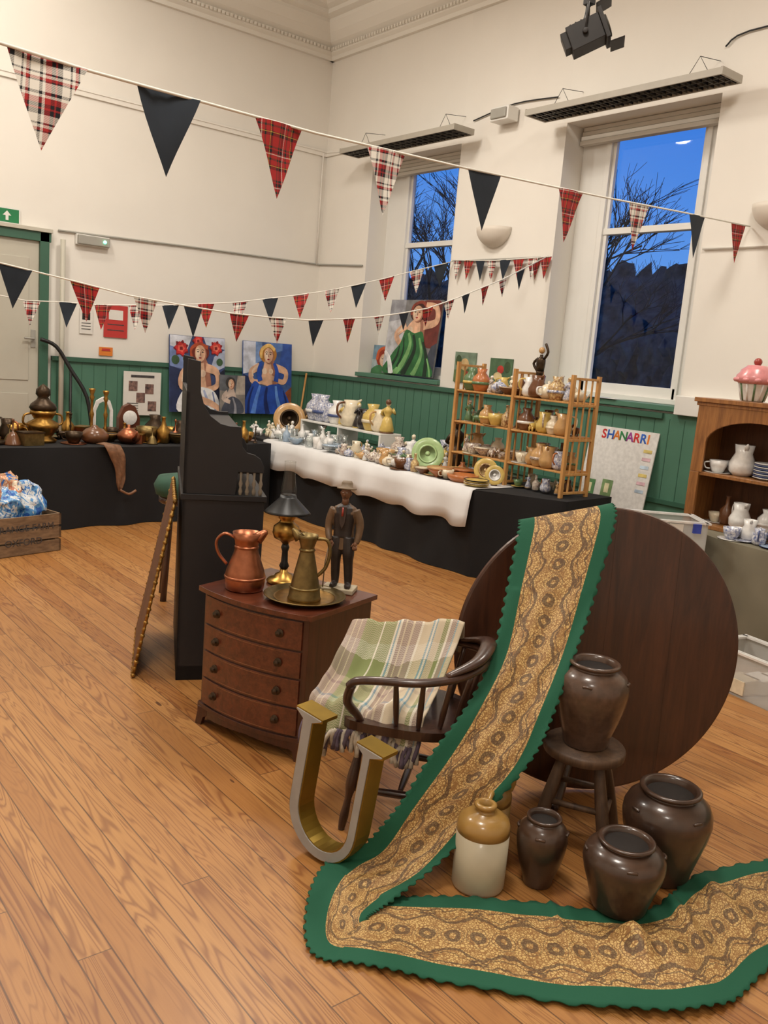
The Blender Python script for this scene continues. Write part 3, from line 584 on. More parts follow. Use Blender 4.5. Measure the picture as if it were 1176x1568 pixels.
b=MB(); vessel(b,'plateup',5.37,5.10,TZ+.0,.17,YE,WH); vessel(b,'plateup',5.4,5.24,TZ,.21,YE,PAT3); b.done("yellow_plates")
b=MB(); vessel(b,'fig',5.68,5.92,.732,.5,DBR,DBR); b.done("bronze_figure")
PINE=wood("pine_shelf_wood",C(176,124,68),C(208,160,98),2,1,.5)
b=MB(); SX0,SX1=5.5,5.82
ys=[4.48,5.1,5.80]
for y,t in zip(ys,(1.72,1.73,1.75)):
    for x in (SX0,SX1): b.bb(x-.018,x+.018,y-.013,y+.013,.732,t,PINE)
    for z in (.78,.93,1.21,1.49,t-.02): b.bb(SX0,SX1,y-.01,y+.01,z-.02,z,PINE)
    for k in range(1,4): b.bb(SX0+k*.08-.007,SX0+k*.08+.007,y-.006,y+.006,.78,t-.02,PINE)
for y0,y1 in ((ys[0],ys[1]),(ys[1],ys[2])):
    for z in (.93,1.21,1.49):
        for k in range(4): b.bb(SX0-.01+k*.085,SX0+.065+k*.085,y0+.01,y1-.01,z,z+.014,PINE)
b.done("pine_folding_shelf",.002)
b=MB(); pal=[CR,YE,OR,HN,BR,WH,CR,PAT,PAT3,PAT2,YE,HN,GN,PAT]
for y0,y1 in ((ys[0]+.06,ys[1]-.05),(ys[1]+.06,ys[2]-.05)):
    for z in (.745,.945,1.225,1.505):
        n=5
        for i in range(n):
            for xx in (5.57,5.73):
                vessel(b,random.choice(['jug','vase','cup','bowl','teapot','fig','animal','bottle','jug']),xx+random.uniform(-.02,.02),y0+(i+.5)*(y1-y0)/n,z,random.uniform(.14,.21) if z>.8 else random.uniform(.1,.14),random.choice(pal),random.choice(pal))
b.done("shelf_ornament_collection")
b=MB(); M=T(5.66,4.98,1.505)@Matrix.Scale(1.12,4)
b.lathe([(.07,0),(.07,.02),(.05,.03)],DBR,(0,0,0),16,M)
b.tube([(0,0,.03),(.01,.01,.12),(0,0,.2)],[.018,.02,.03],DBR,8,M,sub=3); b.tube([(0,0,.2),(0,0,.28),(0,0,.3),(0,0,.32)],[.03,.034,.015,.012],DBR,8,M,sub=3); b.ball((0,0,.35),.025,HN,10,8,M)
b.tube([(0,.03,.29),(.0,.07,.25),(0,.03,.2)],.01,DBR,6,M,sub=3); b.tube([(0,-.03,.29),(0,-.06,.34),(0,-.03,.4)],.01,DBR,6,M,sub=3); b.done("dancer_statuette")
# ------------------------------------------------------------------ brassware table
reserved=[(2.55,8.05,.2),(3.05,8.2,.08),(3.2,8.24,.08),(2.0,8.2,.22),(3.0,7.98,.14),(3.5,8.4,.14),(3.25,8.5,.1),(3.0,7.76,.1)]
pts=[(x,y+(x-1.5)*.06) for x,y in jit(1.4,4.8,26,7.74,8.36,4,.3)]
pts=[p for p in pts if all((p[0]-q[0])**2+(p[1]-q[1])**2>(q[2]+.05)**2 for q in reserved)]
scatter("brassware_collection",['pan','bell','bowl','plate','cup','box','bottle','animal','teapot','candle','jug','candle','vase'],[BRASS,BRASS,DBR,PEW,DBR,DBR,BR,COPPER],pts,.15,.27,.732)
b=MB(); M=T(2.55,8.05,.732)@Matrix.Scale(.86,4)
b.lathe([(.13,0),(.14,.03),(.09,.06),(.12,.1),(.16,.16),(.16,.2),(.09,.24),(.11,.28),(.13,.3),(.13,.33)],BRASS,(0,0,0),24,M)
b.lathe([(.12,.33),(.14,.36),(.12,.4),(.07,.44),(.05,.47),(.075,.5),(.07,.55),(.03,.59),(.001,.61)],DBR,(0,0,0),24,M)
for q in (-1,1): b.tube([(q*.15,0,.18),(q*.2,0,.2),(q*.19,0,.28),(q*.12,0,.3)],.012,BRASS,6,M,sub=3)
b.done("brass_incense_burner")
for x,y,s in ((3.05,8.2,.5),(3.2,8.24,.48)):
    b=MB(); vessel(b,'candle',x,y,.732,s,BRASS,BRASS); b.done("brass_candlestick")
b=MB(); vessel(b,'bell',2.0,8.2,.732,.6,DBR,BRASS); b.lathe([(.12,0),(.04,.07),(.001,.08)],BRASS,(0,0,0),16,T(2.0,8.2,1.28)); b.done("table_lamp")
CLK=mat("clock_wood",C(90,48,32),.35,0,.2,8)
b=MB(); b.lathe([(.08,0),(.12,.03),(.13,.08),(.08,.13),(.03,.15),(.03,.16),(.001,.17)],BR,(0,0,0),20,T(3.0,7.98,.732)); b.done("lidded_pot")
b=MB(); M=axes((3.4,8.4,.732),(1,0,0),(0,0,1))
b.prism([(0,0),(.22,0),(.22,.2),(.17,.31),(.11,.34),(.05,.31),(0,.2)],.07,CLK,M@T(0,0,-.07),0); b.lathe([(.07,0),(.075,.012),(.001,.012)],WH,(0,0,0),20,M@T(.11,.2,0)); b.done("mantel_clock",.004)
b=MB(); M=axes((3.15,8.45,.732),(1,0,0),(0,0,1)); b.prism([(0,0),(.03,0),(.03,.26),(.06,.33),(.1,.35),(.14,.33),(.17,.26),(.17,0),(.2,0),(.2,.27),(.17,.36),(.1,.4),(.03,.36),(0,.27)],.02,WH,M,0); b.done("arched_mirror_frame",.004)
LEA=mat("brown_leather",C(120,84,58),.6,0,.25,30,.3)
b=MB(); rows=[]
for i in range(14):
    t=i/13; w=.16*(1-t)**.7+.02; x=3.0+.1*t+.05*math.sin(t*3); z=.76-max(0,t-.15)*.5; y=7.70-.08*min(1,t*4)
    rows.append([(x+(j/5-.5)*w,y-.015*math.sin(j*2+i),z+.01*math.sin(j)) for j in range(6)])
b.grid(rows,LEA); b.tube([(3.1,7.58,.35),(3.18,7.58,.31),(3.25,7.59,.34)],.008,LEA,6,sub=3); b.done("leather_powder_bag",0,.008)
CRT=wood("crate_wood",C(104,82,62),C(144,118,90),0,1,.7)
b=MB(); M=T(1.96,7.0,0)@RZ(14)
for z in (.05,.155,.26):
    b.bb(-.34,.34,-.19,-.175,z-.045,z+.045,CRT,M); b.bb(-.34,.34,.175,.19,z-.045,z+.045,CRT,M); b.bb(-.34,-.325,-.19,.19,z-.045,z+.045,CRT,M); b.bb(.325,.34,-.19,.19,z-.045,z+.045,CRT,M)
b.bb(-.32,.32,-.18,.18,.0,.015,CRT,M)
for q in (-.31,.31):
    for s in (-.17,.17): b.bb(q-.015,q+.015,s-.01,s+.01,0,.3,CRT,M)
b.text("GRANGE FARM",.075,INK,M@axes((.02,-.192,.19),(1,0,0),(0,0,1))); b.text("OXFORD",.075,INK,M@axes((.02,-.192,.08),(1,0,0),(0,0,1)))
b.done("wooden_farm_crate",.003)
def bagmat(name,stops,scale):
    m,nt,bs=newmat(name); x=NX(nt); n=x.noise(x.coord(),scale,3,.6,1.5); nt.links.new(x.ramp(n,stops,True),bs.inputs["Base Color"]); bs.inputs["Roughness"].default_value=.3; x.bump(x.noise(x.coord(),18,4),.6,.02,bs); return m
BB=bagmat("blue_plastic_bag",[(0,C(40,90,170)),(.42,C(90,150,205)),(.5,C(215,222,228)),(.58,C(60,120,190)),(.64,C(200,210,220))],7)
BY=bagmat("printed_bag",[(0,C(60,110,180)),(.42,C(214,180,140)),(.5,C(196,120,90)),(.56,C(228,214,190)),(.64,C(90,140,190))],9)
b=MB()
for c,r,m in (((1.9,6.98,.34),(.17,.13,.19),BB),((2.10,7.04,.33),(.12,.11,.22),BB),((1.76,6.95,.40),(.14,.12,.22),BY),((1.98,7.05,.46),(.1,.1,.16),BY)): b.ball(c,r,m,36,24)
for i,v in enumerate(b.v):
    n=noise.noise_vector(v*9)*.05+noise.noise_vector(v*26)*.025; b.v[i]=v+n
    if b.v[i].z<.03: b.v[i].z=.03
b.done("carrier_bags")
# ------------------------------------------------------------------ black dresser bureau
BLKW=mat("ebonised_wood",C(24,24,28),.5,0,.12,8)
b=MB(); dv=Vector((.91,-.415,0)).normalized(); wv=Vector((.415,.91,0)).normalized(); O=Vector((1.945,3.965,0))
Mp=axes(O,dv,(0,0,1))
zdir=dv.cross(Vector((0,0,1))); sgn=1 if zdir.dot(wv)>0 else -1
def DP(s,w,z): return O+dv*s+wv*w+Vector((0,0,z))
MD=Matrix((dv,wv,Vector((0,0,1)))).transposed().to_4x4(); MD.translation=O
profU=[(0,.99),(0,1.66),(.062,1.65),(.068,1.50),(.085,1.44),(.12,1.385),(.17,1.35),(.22,1.34),(.275,1.34),(.28,1.30),(.285,1.24),(.31,1.21),(.35,1.20),(.38,1.18),(.40,1.14),(.40,1.11),(.27,1.11),(.26,.99)]
SPN=mat("spindle_wood",C(120,110,96),.5,0,.1)
for w in (0,.93):
    b.prism(profU,.022*sgn,BLKW,Mp@T(0,0,w*sgn))
    for k in range(4): b.lathe([(.008,0),(.012,.02),(.006,.04),(.012,.06),(.006,.08),(.008,.12)],SPN if w==0 else BLKW,(.285+k*.034,w+.011,.99),8,MD)
    b.bb(0,.41,w,w+.022,0,.96,BLKW,MD)
b.bb(-.01,.42,-.01,.965,.96,.99,BLKW,MD)
b.bb(0,.02,0,.95,.05,1.5,BLKW,MD)
b.bb(.0,.28,.02,.94,1.30,1.32,BLKW,MD); b.bb(.0,.38,.02,.94,1.10,1.12,BLKW,MD); b.bb(.38,.40,.02,.94,.08,.94,BLKW,MD)
for w0 in (.05,.5): b.bb(.40,.41,w0,w0+.4,.12,.6,BLKW,MD); b.bb(.40,.41,w0,w0+.4,.66,.9,BLKW,MD)
b.bb(0,.41,.0,.95,0,.08,BLKW,MD)
b.done("black_bureau",.003)
GILT=mat("gilt_rope",C(150,112,52),.4,.7,.4,20); BKW=mat("mirror_back_wood",C(98,62,36),.7,0,.2,6)
b=MB()
A0=DP(-.215,.04,.016); A1=DP(-.035,.04,.94); B0=A0+wv*.75; B1=A1+wv*.75
xa=(B0-A0).normalized(); ya=(A1-A0).normalized(); Mm=axes(A0,xa,ya)
b.bb(.02,.73,.02,.93,-.008,.008,BKW,Mm)
def rope(p,q):
    p=Vector(p);q=Vector(q);n=int((q-p).length/.035)
    b.tube([p,q],.008,GILT,8,Mm)
    for i in range(n+1):
        c=p.lerp(q,i/n); b.ball(c,(.012,.016,.010) if i%2 else (.016,.012,.013),GILT,8,5,Mm)
for s,e in (((0,0,0),(0,.94,0)),((0,.94,0),(.75,.94,0)),((.75,.94,0),(.75,0,0)),((.75,0,0),(0,0,0))): rope(s,e)
b.done("gilt_rope_mirror")
VEL=mat("green_velvet",C(46,82,66),.8,0,.15,10); DW=wood("dark_wood",C(44,26,18),C(72,42,28),2,1,.35,.3)
b=MB(); M=T(2.62,5.35,0); b.lathe([(.13,.70),(.175,.72),(.19,.78),(.16,.84),(.001,.87)],VEL,(0,0,0),24,M); b.lathe([(.14,.66),(.155,.67),(.155,.71),(.001,.71)],DW,(0,0,0),20,M)
for k in range(4):
    a=k*math.pi/2+.4; b.tube([(.1*math.cos(a),.1*math.sin(a),.67),(.15*math.cos(a),.15*math.sin(a),0)],[.018,.022,.014],DW,8,M,sub=3)
b.done("upholstered_stool")
# ------------------------------------------------------------------ bow front chest
MAH=wood("mahogany",C(66,30,18),C(104,52,32),0,1,.3,.5); MAHD=wood("mahogany_dark",C(50,24,16),C(78,40,26),2,1,.35,.4)
cw,cd,ch=.62,.50,.66
cx,cy=2.135,3.235; wv2=Vector((.32,-.947,0)).normalized(); dv2=Vector((.947,.32,0)).normalized()
MC=Matrix((wv2,dv2,Vector((0,0,1)))).transposed().to_4x4(); MC.translation=(cx,cy,0)
b=MB()
def bow(x,hw=cw/2,d=.055): return -d*(1-(x/hw)**2)
def bowpoly(hw,yb,yf,n=14): return [(-hw,yb)]+[(hw*(-1+2*i/n),yf+bow(hw*(-1+2*i/n),hw)) for i in range(n+1)]+[(hw,yb)]
b.prism(bowpoly(cw/2-.012,cd/2-.01,-cd/2+.02),.54,MAHD,MC@T(0,0,.09))
b.prism(bowpoly(cw/2+.012,cd/2,-cd/2),.022,MAH,MC@T(0,0,ch-.022))
b.prism(bowpoly(cw/2+.0,cd/2-.005,-cd/2+.012),.02,MAHD,MC@T(0,0,.085))
zs=[(.115,.235),(.245,.365),(.375,.49),(.50,.625)]
INL=mat("satinwood_inlay",C(130,84,48),.4,0,.1)
for z0,z1 in zs:
    n=14; hw=cw/2-.035
    pts=[(hw*(-1+2*i/n),-cd/2+.022+bow(hw*(-1+2*i/n),cw/2)) for i in range(n+1)]
    b.prism([(x,y-.009) for x,y in pts]+[(x,y+.01) for x,y in pts[::-1]],z1-z0,MAH,MC@T(0,0,z0))
    for zz in (z0+.006,z1-.009): b.prism([(x*.985,y-.0096) for x,y in pts]+[(x*.985,y) for x,y in pts[::-1]],.0025,INL,MC@T(0,0,zz))
    for hx in (-.18,.18):
        yy=-cd/2+.012+bow(hx,cw/2); zc=(z0+z1)/2
        b.lathe([(.018,0),(.02,.004),(.006,.008),(.008,.016),(.014,.02),(.001,.026)],DBR,(0,0,0),12,MC@T(hx,yy,zc)@RX(90))
for sx in (-1,1):
    for yy,sy in ((-cd/2+.02,-1),(cd/2-.02,1)):
        x0=sx*(cw/2-.012)
        fp=[(0,.09),(-.11,.09),(-.07,.06),(-.035,.04),(-.022,0),(.012,0),(.0,.05)]
        b.prism(fp,.02,MAHD,MC@T(x0,yy,0)@RX(90)@Matrix.Diagonal((sx,1,1,1)))
        b.prism(fp,.02,MAHD,MC@T(x0,yy,0)@RZ(90*sy)@RX(90))
n=14; pts=[((cw/2-.012)*(-1+2*i/n),-cd/2+.02+bow(cw/2*(-1+2*i/n),cw/2)) for i in range(n+1)]
for i in range(n):
    h=.03+.02*abs(2*i/n-1); (x0,y0),(x1,y1)=pts[i],pts[i+1]
    b.add([(x0,y0,.09),(x1,y1,.09),(x1,y1,.09-h),(x0,y0,.09-h),(x0,y0+.02,.09-h),(x1,y1+.02,.09-h)],[(0,1,2,3),(3,2,5,4)],MAHD,False,MC)
b.done("chest_of_drawers",.002)
CT=ch+.001
b=MB(); M=T(1.955,3.33,CT)
b.lathe([(.082,0),(.086,.008),(.088,.02),(.092,.06),(.085,.09),(.058,.165),(.050,.195),(.055,.225),(.066,.262),(.063,.262),(.047,.2),(.06,.15),(.001,.05)],COPPER,(0,0,0),32,M)
b.lathe([(.054,.192),(.056,.197),(.052,.203)],COPPER,(0,0,0),32,M); b.lathe([(.093,.055),(.095,.06),(.092,.066)],COPPER,(0,0,0),32,M)
hd=Vector((-.80,.60,0)); sp=-hd
b.tube([hd*.055+Vector((0,0,.235)),hd*.10+Vector((0,0,.25)),hd*.135+Vector((0,0,.215)),hd*.125+Vector((0,0,.16)),hd*.085+Vector((0,0,.11))],.011,COPPER,10,M,flat=.6,sub=5)
b.tube([sp*.045+Vector((0,0,.235)),sp*.075+Vector((0,0,.262)),sp*.09+Vector((0,0,.268))],[.03,.018,.008],COPPER,10,M,sub=2)
b.done("copper_jug")
CHIM=glassy("chimney_glass",(.97,.97,.96,1),.05,.03,.5); SHB=mat("black_shade",C(24,26,28),.4,0,.1)
b=MB(); M=T(2.18,3.36,CT)
b.lathe([(.075,0),(.08,.01),(.07,.02),(.045,.028),(.04,.04),(.02,.05),(.016,.07)],BRASS,(0,0,0),28,M)
b.lathe([(.016,.065),(.024,.08),(.016,.1),(.014,.15),(.02,.17),(.013,.19)],SHB,(0,0,0),20,M)
b.lathe([(.013,.185),(.025,.2),(.055,.215),(.064,.24),(.06,.27),(.035,.29),(.03,.3),(.04,.31),(.04,.335),(.03,.345)],BRASS,(0,0,0),28,M)
b.lathe([(.108,.335),(.1,.345),(.04,.405),(.036,.42),(.034,.405),(.095,.34)],SHB,(0,0,0),32,M)
b.lathe([(.02,.34),(.024,.36),(.018,.375)],BRASS,(0,0,0),16,M)
rowsC=[]
for r_c,z_c in [(.026,.36),(.034,.4),(.036,.44),(.027,.5),(.025,.54),(.026,.575)]: rowsC.append([(r_c*math.cos(2*math.pi*k/24),r_c*math.sin(2*math.pi*k/24),z_c) for k in range(25)])
b.grid(rowsC,CHIM,None,M); b.tube([(.026*math.cos(2*math.pi*k/24),.026*math.sin(2*math.pi*k/24),.575) for k in range(24)],.0012,GLS,5,M,closed=True)
b.tube([(.06,-.02,.25),(.085,-.03,.24)],.004,BRASS,6,M); b.lathe([(.012,0),(.012,.004)],BRASS,(.087,-.03,.238),10,M)
b.done("oil_lamp")
b=MB(); b.lathe([(.10,.0),(.15,.006),(.178,.02),(.183,.022),(.18,.025),(.148,.011),(.001,.006)],PEW,(0,0,0),48,T(2.12,3.085,CT))
b.lathe([(.13,.0115),(.135,.013),(.14,.0115)],BRASS,(0,0,0),40,T(2.12,3.085,CT)); b.done("brass_tray")
b=MB(); M=T(2.10,3.06,CT+.009)
b.lathe([(.07,0),(.074,.006),(.07,.015),(.066,.05),(.045,.15),(.032,.21),(.03,.235),(.042,.275),(.045,.29),(.042,.29),(.028,.235),(.04,.15),(.001,.03)],PEW,(0,0,0),32,M)
b.lathe([(.031,.215),(.036,.222),(.031,.23)],PEW,(0,0,0),24,M); b.lathe([(.0665,.05),(.07,.055),(.0645,.06)],PEW,(0,0,0),24,M)
hd=Vector((.77,-.63,0)); b.tube([hd*.04+Vector((0,0,.275)),hd*.085+Vector((0,0,.27)),hd*.1+Vector((0,0,.22)),hd*.085+Vector((0,0,.15)),hd*.052+Vector((0,0,.11))],.008,PEW,8,M,sub=5)
b.tube([hd*-.035+Vector((0,0,.27)),hd*-.06+Vector((0,0,.3)),hd*-.072+Vector((0,0,.308))],[.025,.014,.006],PEW,8,M,sub=2)
b.done("brass_jug")
# statue of a man in coat and hat
SUIT=mat("statue_trousers",C(44,36,34),.45,0,.25,30); COAT=mat("statue_coat",C(100,76,54),.5,0,.3,24,.1); SKN=mat("statue_skin",C(120,82,58),.45,0,.15,30); BASE=mat("statue_base",C(176,164,140),.5,0,.1,20); HAT=mat("statue_hat",C(120,104,84),.55,0,.15,20); SHT=mat("statue_waistcoat",C(60,46,40),.5,0,.2,30)
man=bpy.data.objects.new("gentleman_statue",None); bpy.context.collection.objects.link(man)
man.location=(2.345,3.135,CT); man.rotation_euler=(0,0,R(-50))
b=MB(); b.bb(-.075,.075,-.055,.055,0,.022,BASE); b.done("plinth",.004,parent=man)
def t(b,p,r,m): b.tube([(x,y,z) for x,y,z in p],r,m,12,sub=4)
b=MB()
t(b,[(-.024,0,.255),(-.027,-.004,.19),(-.027,0,.14),(-.027,.008,.08),(-.026,.01,.035)],[.031,.029,.023,.021,.017],SUIT)
t(b,[(.024,0,.255),(.031,-.008,.19),(.033,-.004,.14),(.036,.004,.08),(.037,.006,.035)],[.031,.029,.023,.021,.017],SUIT)
t(b,[(-.026,.016,.032),(-.028,-.01,.03),(-.031,-.036,.028)],[.012,.016,.011],SUIT); t(b,[(.037,.012,.032),(.04,-.014,.03),(.045,-.04,.028)],[.012,.016,.011],SUIT)
b.lathe([(.001,.235),(.03,.24),(.045,.26),(.044,.29),(.05,.34),(.054,.37),(.045,.395),(.02,.41),(.015,.43)],SUIT,(0,0,0),20,el=(1,.66))
o=b.done("legs",parent=man); q=o.modifiers.new("r","REMESH"); q.mode='VOXEL'; q.voxel_size=.003; q.use_smooth_shade=True
b=MB()
b.lathe([(.052,.20),(.05,.25),(.047,.29),(.053,.34),(.06,.37),(.05,.395),(.024,.41),(.02,.415)],COAT,(0,.006,0),20,el=(1,.68))
t(b,[(-.05,0,.385),(-.068,.004,.335),(-.072,.0,.29),(-.062,-.02,.255),(-.052,-.028,.24)],[.021,.02,.017,.015,.012],COAT)
t(b,[(.05,0,.385),(.071,.004,.335),(.075,-.002,.29),(.07,-.012,.25),(.066,-.018,.236)],[.021,.02,.017,.015,.012],COAT)
o=b.done("coat",parent=man); q=o.modifiers.new("r","REMESH"); q.mode='VOXEL'; q.voxel_size=.003; q.use_smooth_shade=True
b=MB(); b.tube([(0,0,.405),(0,-.002,.44)],[.017,.015],SKN,12); b.ball((0,-.002,.462),(.023,.027,.033),SKN,18,14)
for sx,hx in ((-1,-.05),(1,.064)):
    b.ball((hx,-.024,.232),(.010,.008,.013),SKN,10,8)
    for k in range(4): b.tube([(hx+(k-1.5)*.005,-.024,.228),(hx+(k-1.5)*.006,-.031,.212),(hx+(k-1.5)*.005,-.027,.202+abs(k-1.4)*.003)],[.0036,.0034,.0026],SKN,6)
    b.tube([(hx-sx*.008,-.024,.236),(hx-sx*.016,-.034,.222)],[.0038,.003],SKN,6)
b.ball((0,-.031,.458),(.005,.007,.008),SKN,8,6)
for q in (-1,1): b.ball((q*.024,0,.46),(.004,.006,.009),SKN,8,6)
b.tube([(-.007,-.028,.446),(0,-.03,.4445),(.007,-.028,.446)],.0016,SHT,6)
for q in (-1,1): b.ball((q*.009,-.0275,.466),(.0032,.002,.0022),WH,8,6); b.ball((q*.009,-.0292,.466),(.0014,.001,.0014),SHB,6,5)
b.done("head_and_hands",parent=man)
b=MB(); b.lathe([(.001,.478),(.042,.475),(.046,.478),(.044,.482),(.027,.486),(.026,.503),(.02,.514),(.001,.512)],HAT,(0,0,0),20,RX(-6)@T(0,-.045,0),el=(1,1.1)); b.done("hat",parent=man)
b=MB()
b.prism([(-.018,.402),(.018,.402),(.012,.33),(0,.30),(-.012,.33)],.006,SHT,axes((0,-.036,0),(1,0,0),(0,0,1))); b.tube([(0,-.04,.40),(0,-.044,.36)],[.004,.006],RD,6)
b.tube([(-.05,-.045,.24),(-.062,-.06,.14),(-.068,-.05,.023)],.003,HAT,6); b.done("waistcoat_and_cane",parent=man)
# ------------------------------------------------------------------ Windsor chair + blanket
CHW=wood("windsor_elm",C(44,26,20),C(70,44,32),2,1,.35,.35)
b=MB(); cc=Vector((2.13,2.325,0)); MCH=T(*cc)@RZ(129.7)
seat=[(.22,.19),(.225,0),(.22,-.19),(.05,-.225),(-.14,-.2),(-.22,-.08),(-.22,.08),(-.14,.2),(.05,.225)]
b.prism(seat,.034,CHW,MCH@T(0,0,.405),5)
legs=[((.15,.14),(.2,.2)),((.15,-.14),(.2,-.2)),((-.14,.12),(-.21,.18)),((-.14,-.12),(-.21,-.18))]
def lp(l,z): t_=1-z/.41; return (l[0][0]+(l[1][0]-l[0][0])*t_,l[0][1]+(l[1][1]-l[0][1])*t_,z)
for l in legs: b.tube([lp(l,.41),lp(l,.36),lp(l,.30),lp(l,.22),lp(l,.17),lp(l,.12),lp(l,.05),lp(l,0)],[.014,.018,.013,.021,.022,.013,.017,.012],CHW,10,MCH,sub=3)
for i,j,z in ((0,2,.16),(1,3,.16)): b.tube([lp(legs[i],z),[(a+c)/2 for a,c in zip(lp(legs[i],z),lp(legs[j],z))],lp(legs[j],z)],[.009,.016,.009],CHW,8,MCH,sub=4)
a=lp(legs[0],.16);c=lp(legs[2],.16);d=lp(legs[1],.16);e=lp(legs[3],.16)
b.tube([[(p+q)/2 for p,q in zip(a,c)],(0,0,.16),[(p+q)/2 for p,q in zip(d,e)]],[.009,.015,.009],CHW,8,MCH,sub=4)
arm=[(.20,.25,.585),(.17,.255,.61),(.08,.26,.625),(-.05,.255,.635),(-.17,.20,.65),(-.245,.1,.665),(-.26,0,.67),(-.245,-.1,.665),(-.17,-.20,.65),(-.05,-.255,.635),(.08,-.26,.625),(.17,-.255,.61),(.20,-.25,.585)]
b.tube(arm,.019,CHW,10,MCH,flat=.8,sub=5)
b.tube([(-.14,.215,.66),(-.235,.13,.70),(-.262,0,.725),(-.235,-.13,.70),(-.14,-.215,.66)],[.014,.026,.032,.026,.014],CHW,10,MCH,flat=.6,sub=5)
for s in (1,-1): b.tube([(.19,.25*s,.59),(.205,.235*s,.52),(.17,.205*s,.46),(.16,.19*s,.43)],[.016,.018,.015,.015],CHW,8,MCH,sub=4)
for k in range(11):
    an=R(50+k*26)
    px_,py_=-.02+.24*math.cos(an)*.93,.255*math.sin(an)
    if px_>.12: continue
    b.tube([(px_*.8,py_*.78,.43),(px_*.88,py_*.87,.52),(px_,py_,.64)],[.008,.012,.008],CHW,8,MCH,sub=3)
b.done("windsor_chair")
def blanket_mat():
    m,nt,bs=newmat("striped_wool_blanket"); x=NX(nt); tc=x.node("ShaderNodeTexCoord"); sp=x.node("ShaderNodeSeparateXYZ"); nt.links.new(tc.outputs["UV"],sp.inputs[0])
    cr,sage,mauve,lb,wt=C(194,180,156),C(122,132,84),C(148,128,122),C(112,150,168),C(214,208,194)
    st=[(0,mauve),(.04,cr),(.05,mauve),(.09,cr),(.10,mauve),(.14,sage),(.30,wt),(.31,sage),(.42,wt),(.435,lb),(.45,wt),(.47,mauve),(.50,cr),(.51,mauve),(.56,cr),(.58,mauve),(.64,wt),(.66,cr),(.74,lb),(.755,wt),(.77,lb),(.785,cr),(.84,sage),(.88,wt),(.9,mauve),(.94,lb),(.95,cr)]
    c1=x.ramp(sp.outputs[0],st,True)
    c2=x.ramp(x.m('FRACT',x.m('MULTIPLY',sp.outputs[1],1.0)),[(0,cr),(.3,wt),(.42,sage),(.62,cr),(.7,mauve),(.74,cr),(.9,lb),(.94,wt)],True)
    zz=x.m('ABSOLUTE',x.m('SUBTRACT',x.m('FRACT',x.m('MULTIPLY',sp.outputs[0],26)),.5))
    hb=x.m('GREATER_THAN',x.m('FRACT',x.m('ADD',x.m('MULTIPLY',sp.outputs[1],80),x.m('MULTIPLY',zz,1.5))),.5)
    c=x.mix(x.m('MULTIPLY_ADD',hb,.45,.1),c1,c2)
    nt.links.new(c,bs.inputs["Base Color"]); bs.inputs["Roughness"].default_value=.95
    x.bump(hb,.4,.002,bs); return m
BLK=blanket_mat()
b=MB()
TL,TRr,BLc,BRc=Vector((2.10,2.70,.675)),Vector((2.33,2.29,.765)),Vector((1.77,2.50,.47)),Vector((2.05,2.17,.47))
rows=[];uv=[];nr,ncol=46,60
for i in range(-8,nr+8):
    row=[];ur=[]
    for j in range(ncol+1):
        u=j/ncol; v=max(0,min(1,i/nr))
        p=TL.lerp(TRr,u).lerp(BLc.lerp(BRc,u),v)
        p.z-=math.sin(math.pi*min(1,v*1.05))*.085*(.35+.65*math.sin(math.pi*u))
        rip=.012*math.sin(u*17+v*3+math.sin(v*4))+.006*math.sin(u*41+1+2*v)+.02*noise.noise(Vector((u*4,v*4,0)))
        p.z+=rip*(.4+v)
        if i<0:
            t_=-i/8; p+=Vector((.06*t_+.02,.05*t_+.02,-.16*t_))
        if i>nr:
            t_=(i-nr)/8; p+=Vector((-.035*t_,-.02*t_,-.09*t_))+Vector((-.01*math.sin(u*30),-.01*math.sin(u*30),-.02*math.sin(u*9)))*t_
        row.append(p); ur.append((u,(i+8)/(nr+16)*1.2))
    rows.append(row);uv.append(ur)
b.grid(rows,BLK,uv)
TAS=mat("blanket_fringe",C(186,176,160),.95,0,.25,40); TAS2=mat("blanket_fringe_dark",C(96,84,100),.95,0,.2,40)
last=rows[-1]
for j in range(0,ncol+1):
    p=last[j]; q=p+Vector((random.uniform(-.012,.012)-.008,random.uniform(-.012,.012),-.03)); e=q+Vector((random.uniform(-.015,.015),random.uniform(-.015,.015),-.045))
    b.tube([p,q,e],[.006,.005,.007],TAS if (j//3)%2 else TAS2,5,sub=2)
b.done("striped_blanket",0,.006)
# ------------------------------------------------------------------ letter U
UW=mat("letter_face",C(156,156,154),.5,0,.1,10); UG=mat("letter_gold",C(150,122,48),.35,.7,.25,6)
ux=Vector((.21,-.978,0)).normalized(); upv=Vector((0,0,1)); nrm=Vector((-.978,-.21,0)).normalized()
def upoly(o=0):
    pts=[]; W,H,t1,t2=.158,.50,.050,.038
    pts+= [(-.195+o,H-o),(-.195+o,H-.013+o),(-W+o,H-.03)]
    for k in range(0,17):
        a=math.pi+math.pi*k/16; pts.append(((W-o)*math.cos(a),.16+(.16-o)*math.sin(a)))
    pts+=[(W-o,H-.03),(.205-o,H-.013+o),(.205-o,H-o),(.088+o,H-o),(.088+o,H-.013+o),(W-t2+o,H-.03)]
    x1,x0=W-t2+o,-W+t1-o
    for k in range(0,17):
        a=-math.pi*k/16; pts.append(((x0+x1)/2+(x1-x0)/2*math.cos(a),.165+(.165-.045+o)*math.sin(a)))
    pts+=[(x0,H-.03),(-.068-o,H-.013+o),(-.068-o,H-o)]
    return pts
b=MB(); MU=axes((1.65,2.235,.012),ux,upv)@RZ(-7)
zc=ux.cross(upv); s_=1 if zc.dot(nrm)>0 else -1
b.prism(upoly(),.075,UG,MU@T(0,0,-.075 if s_>0 else 0))
b.prism(upoly(.005),.004,UW,MU@T(0,0,0 if s_>0 else -.004))
b.done("letter_u")
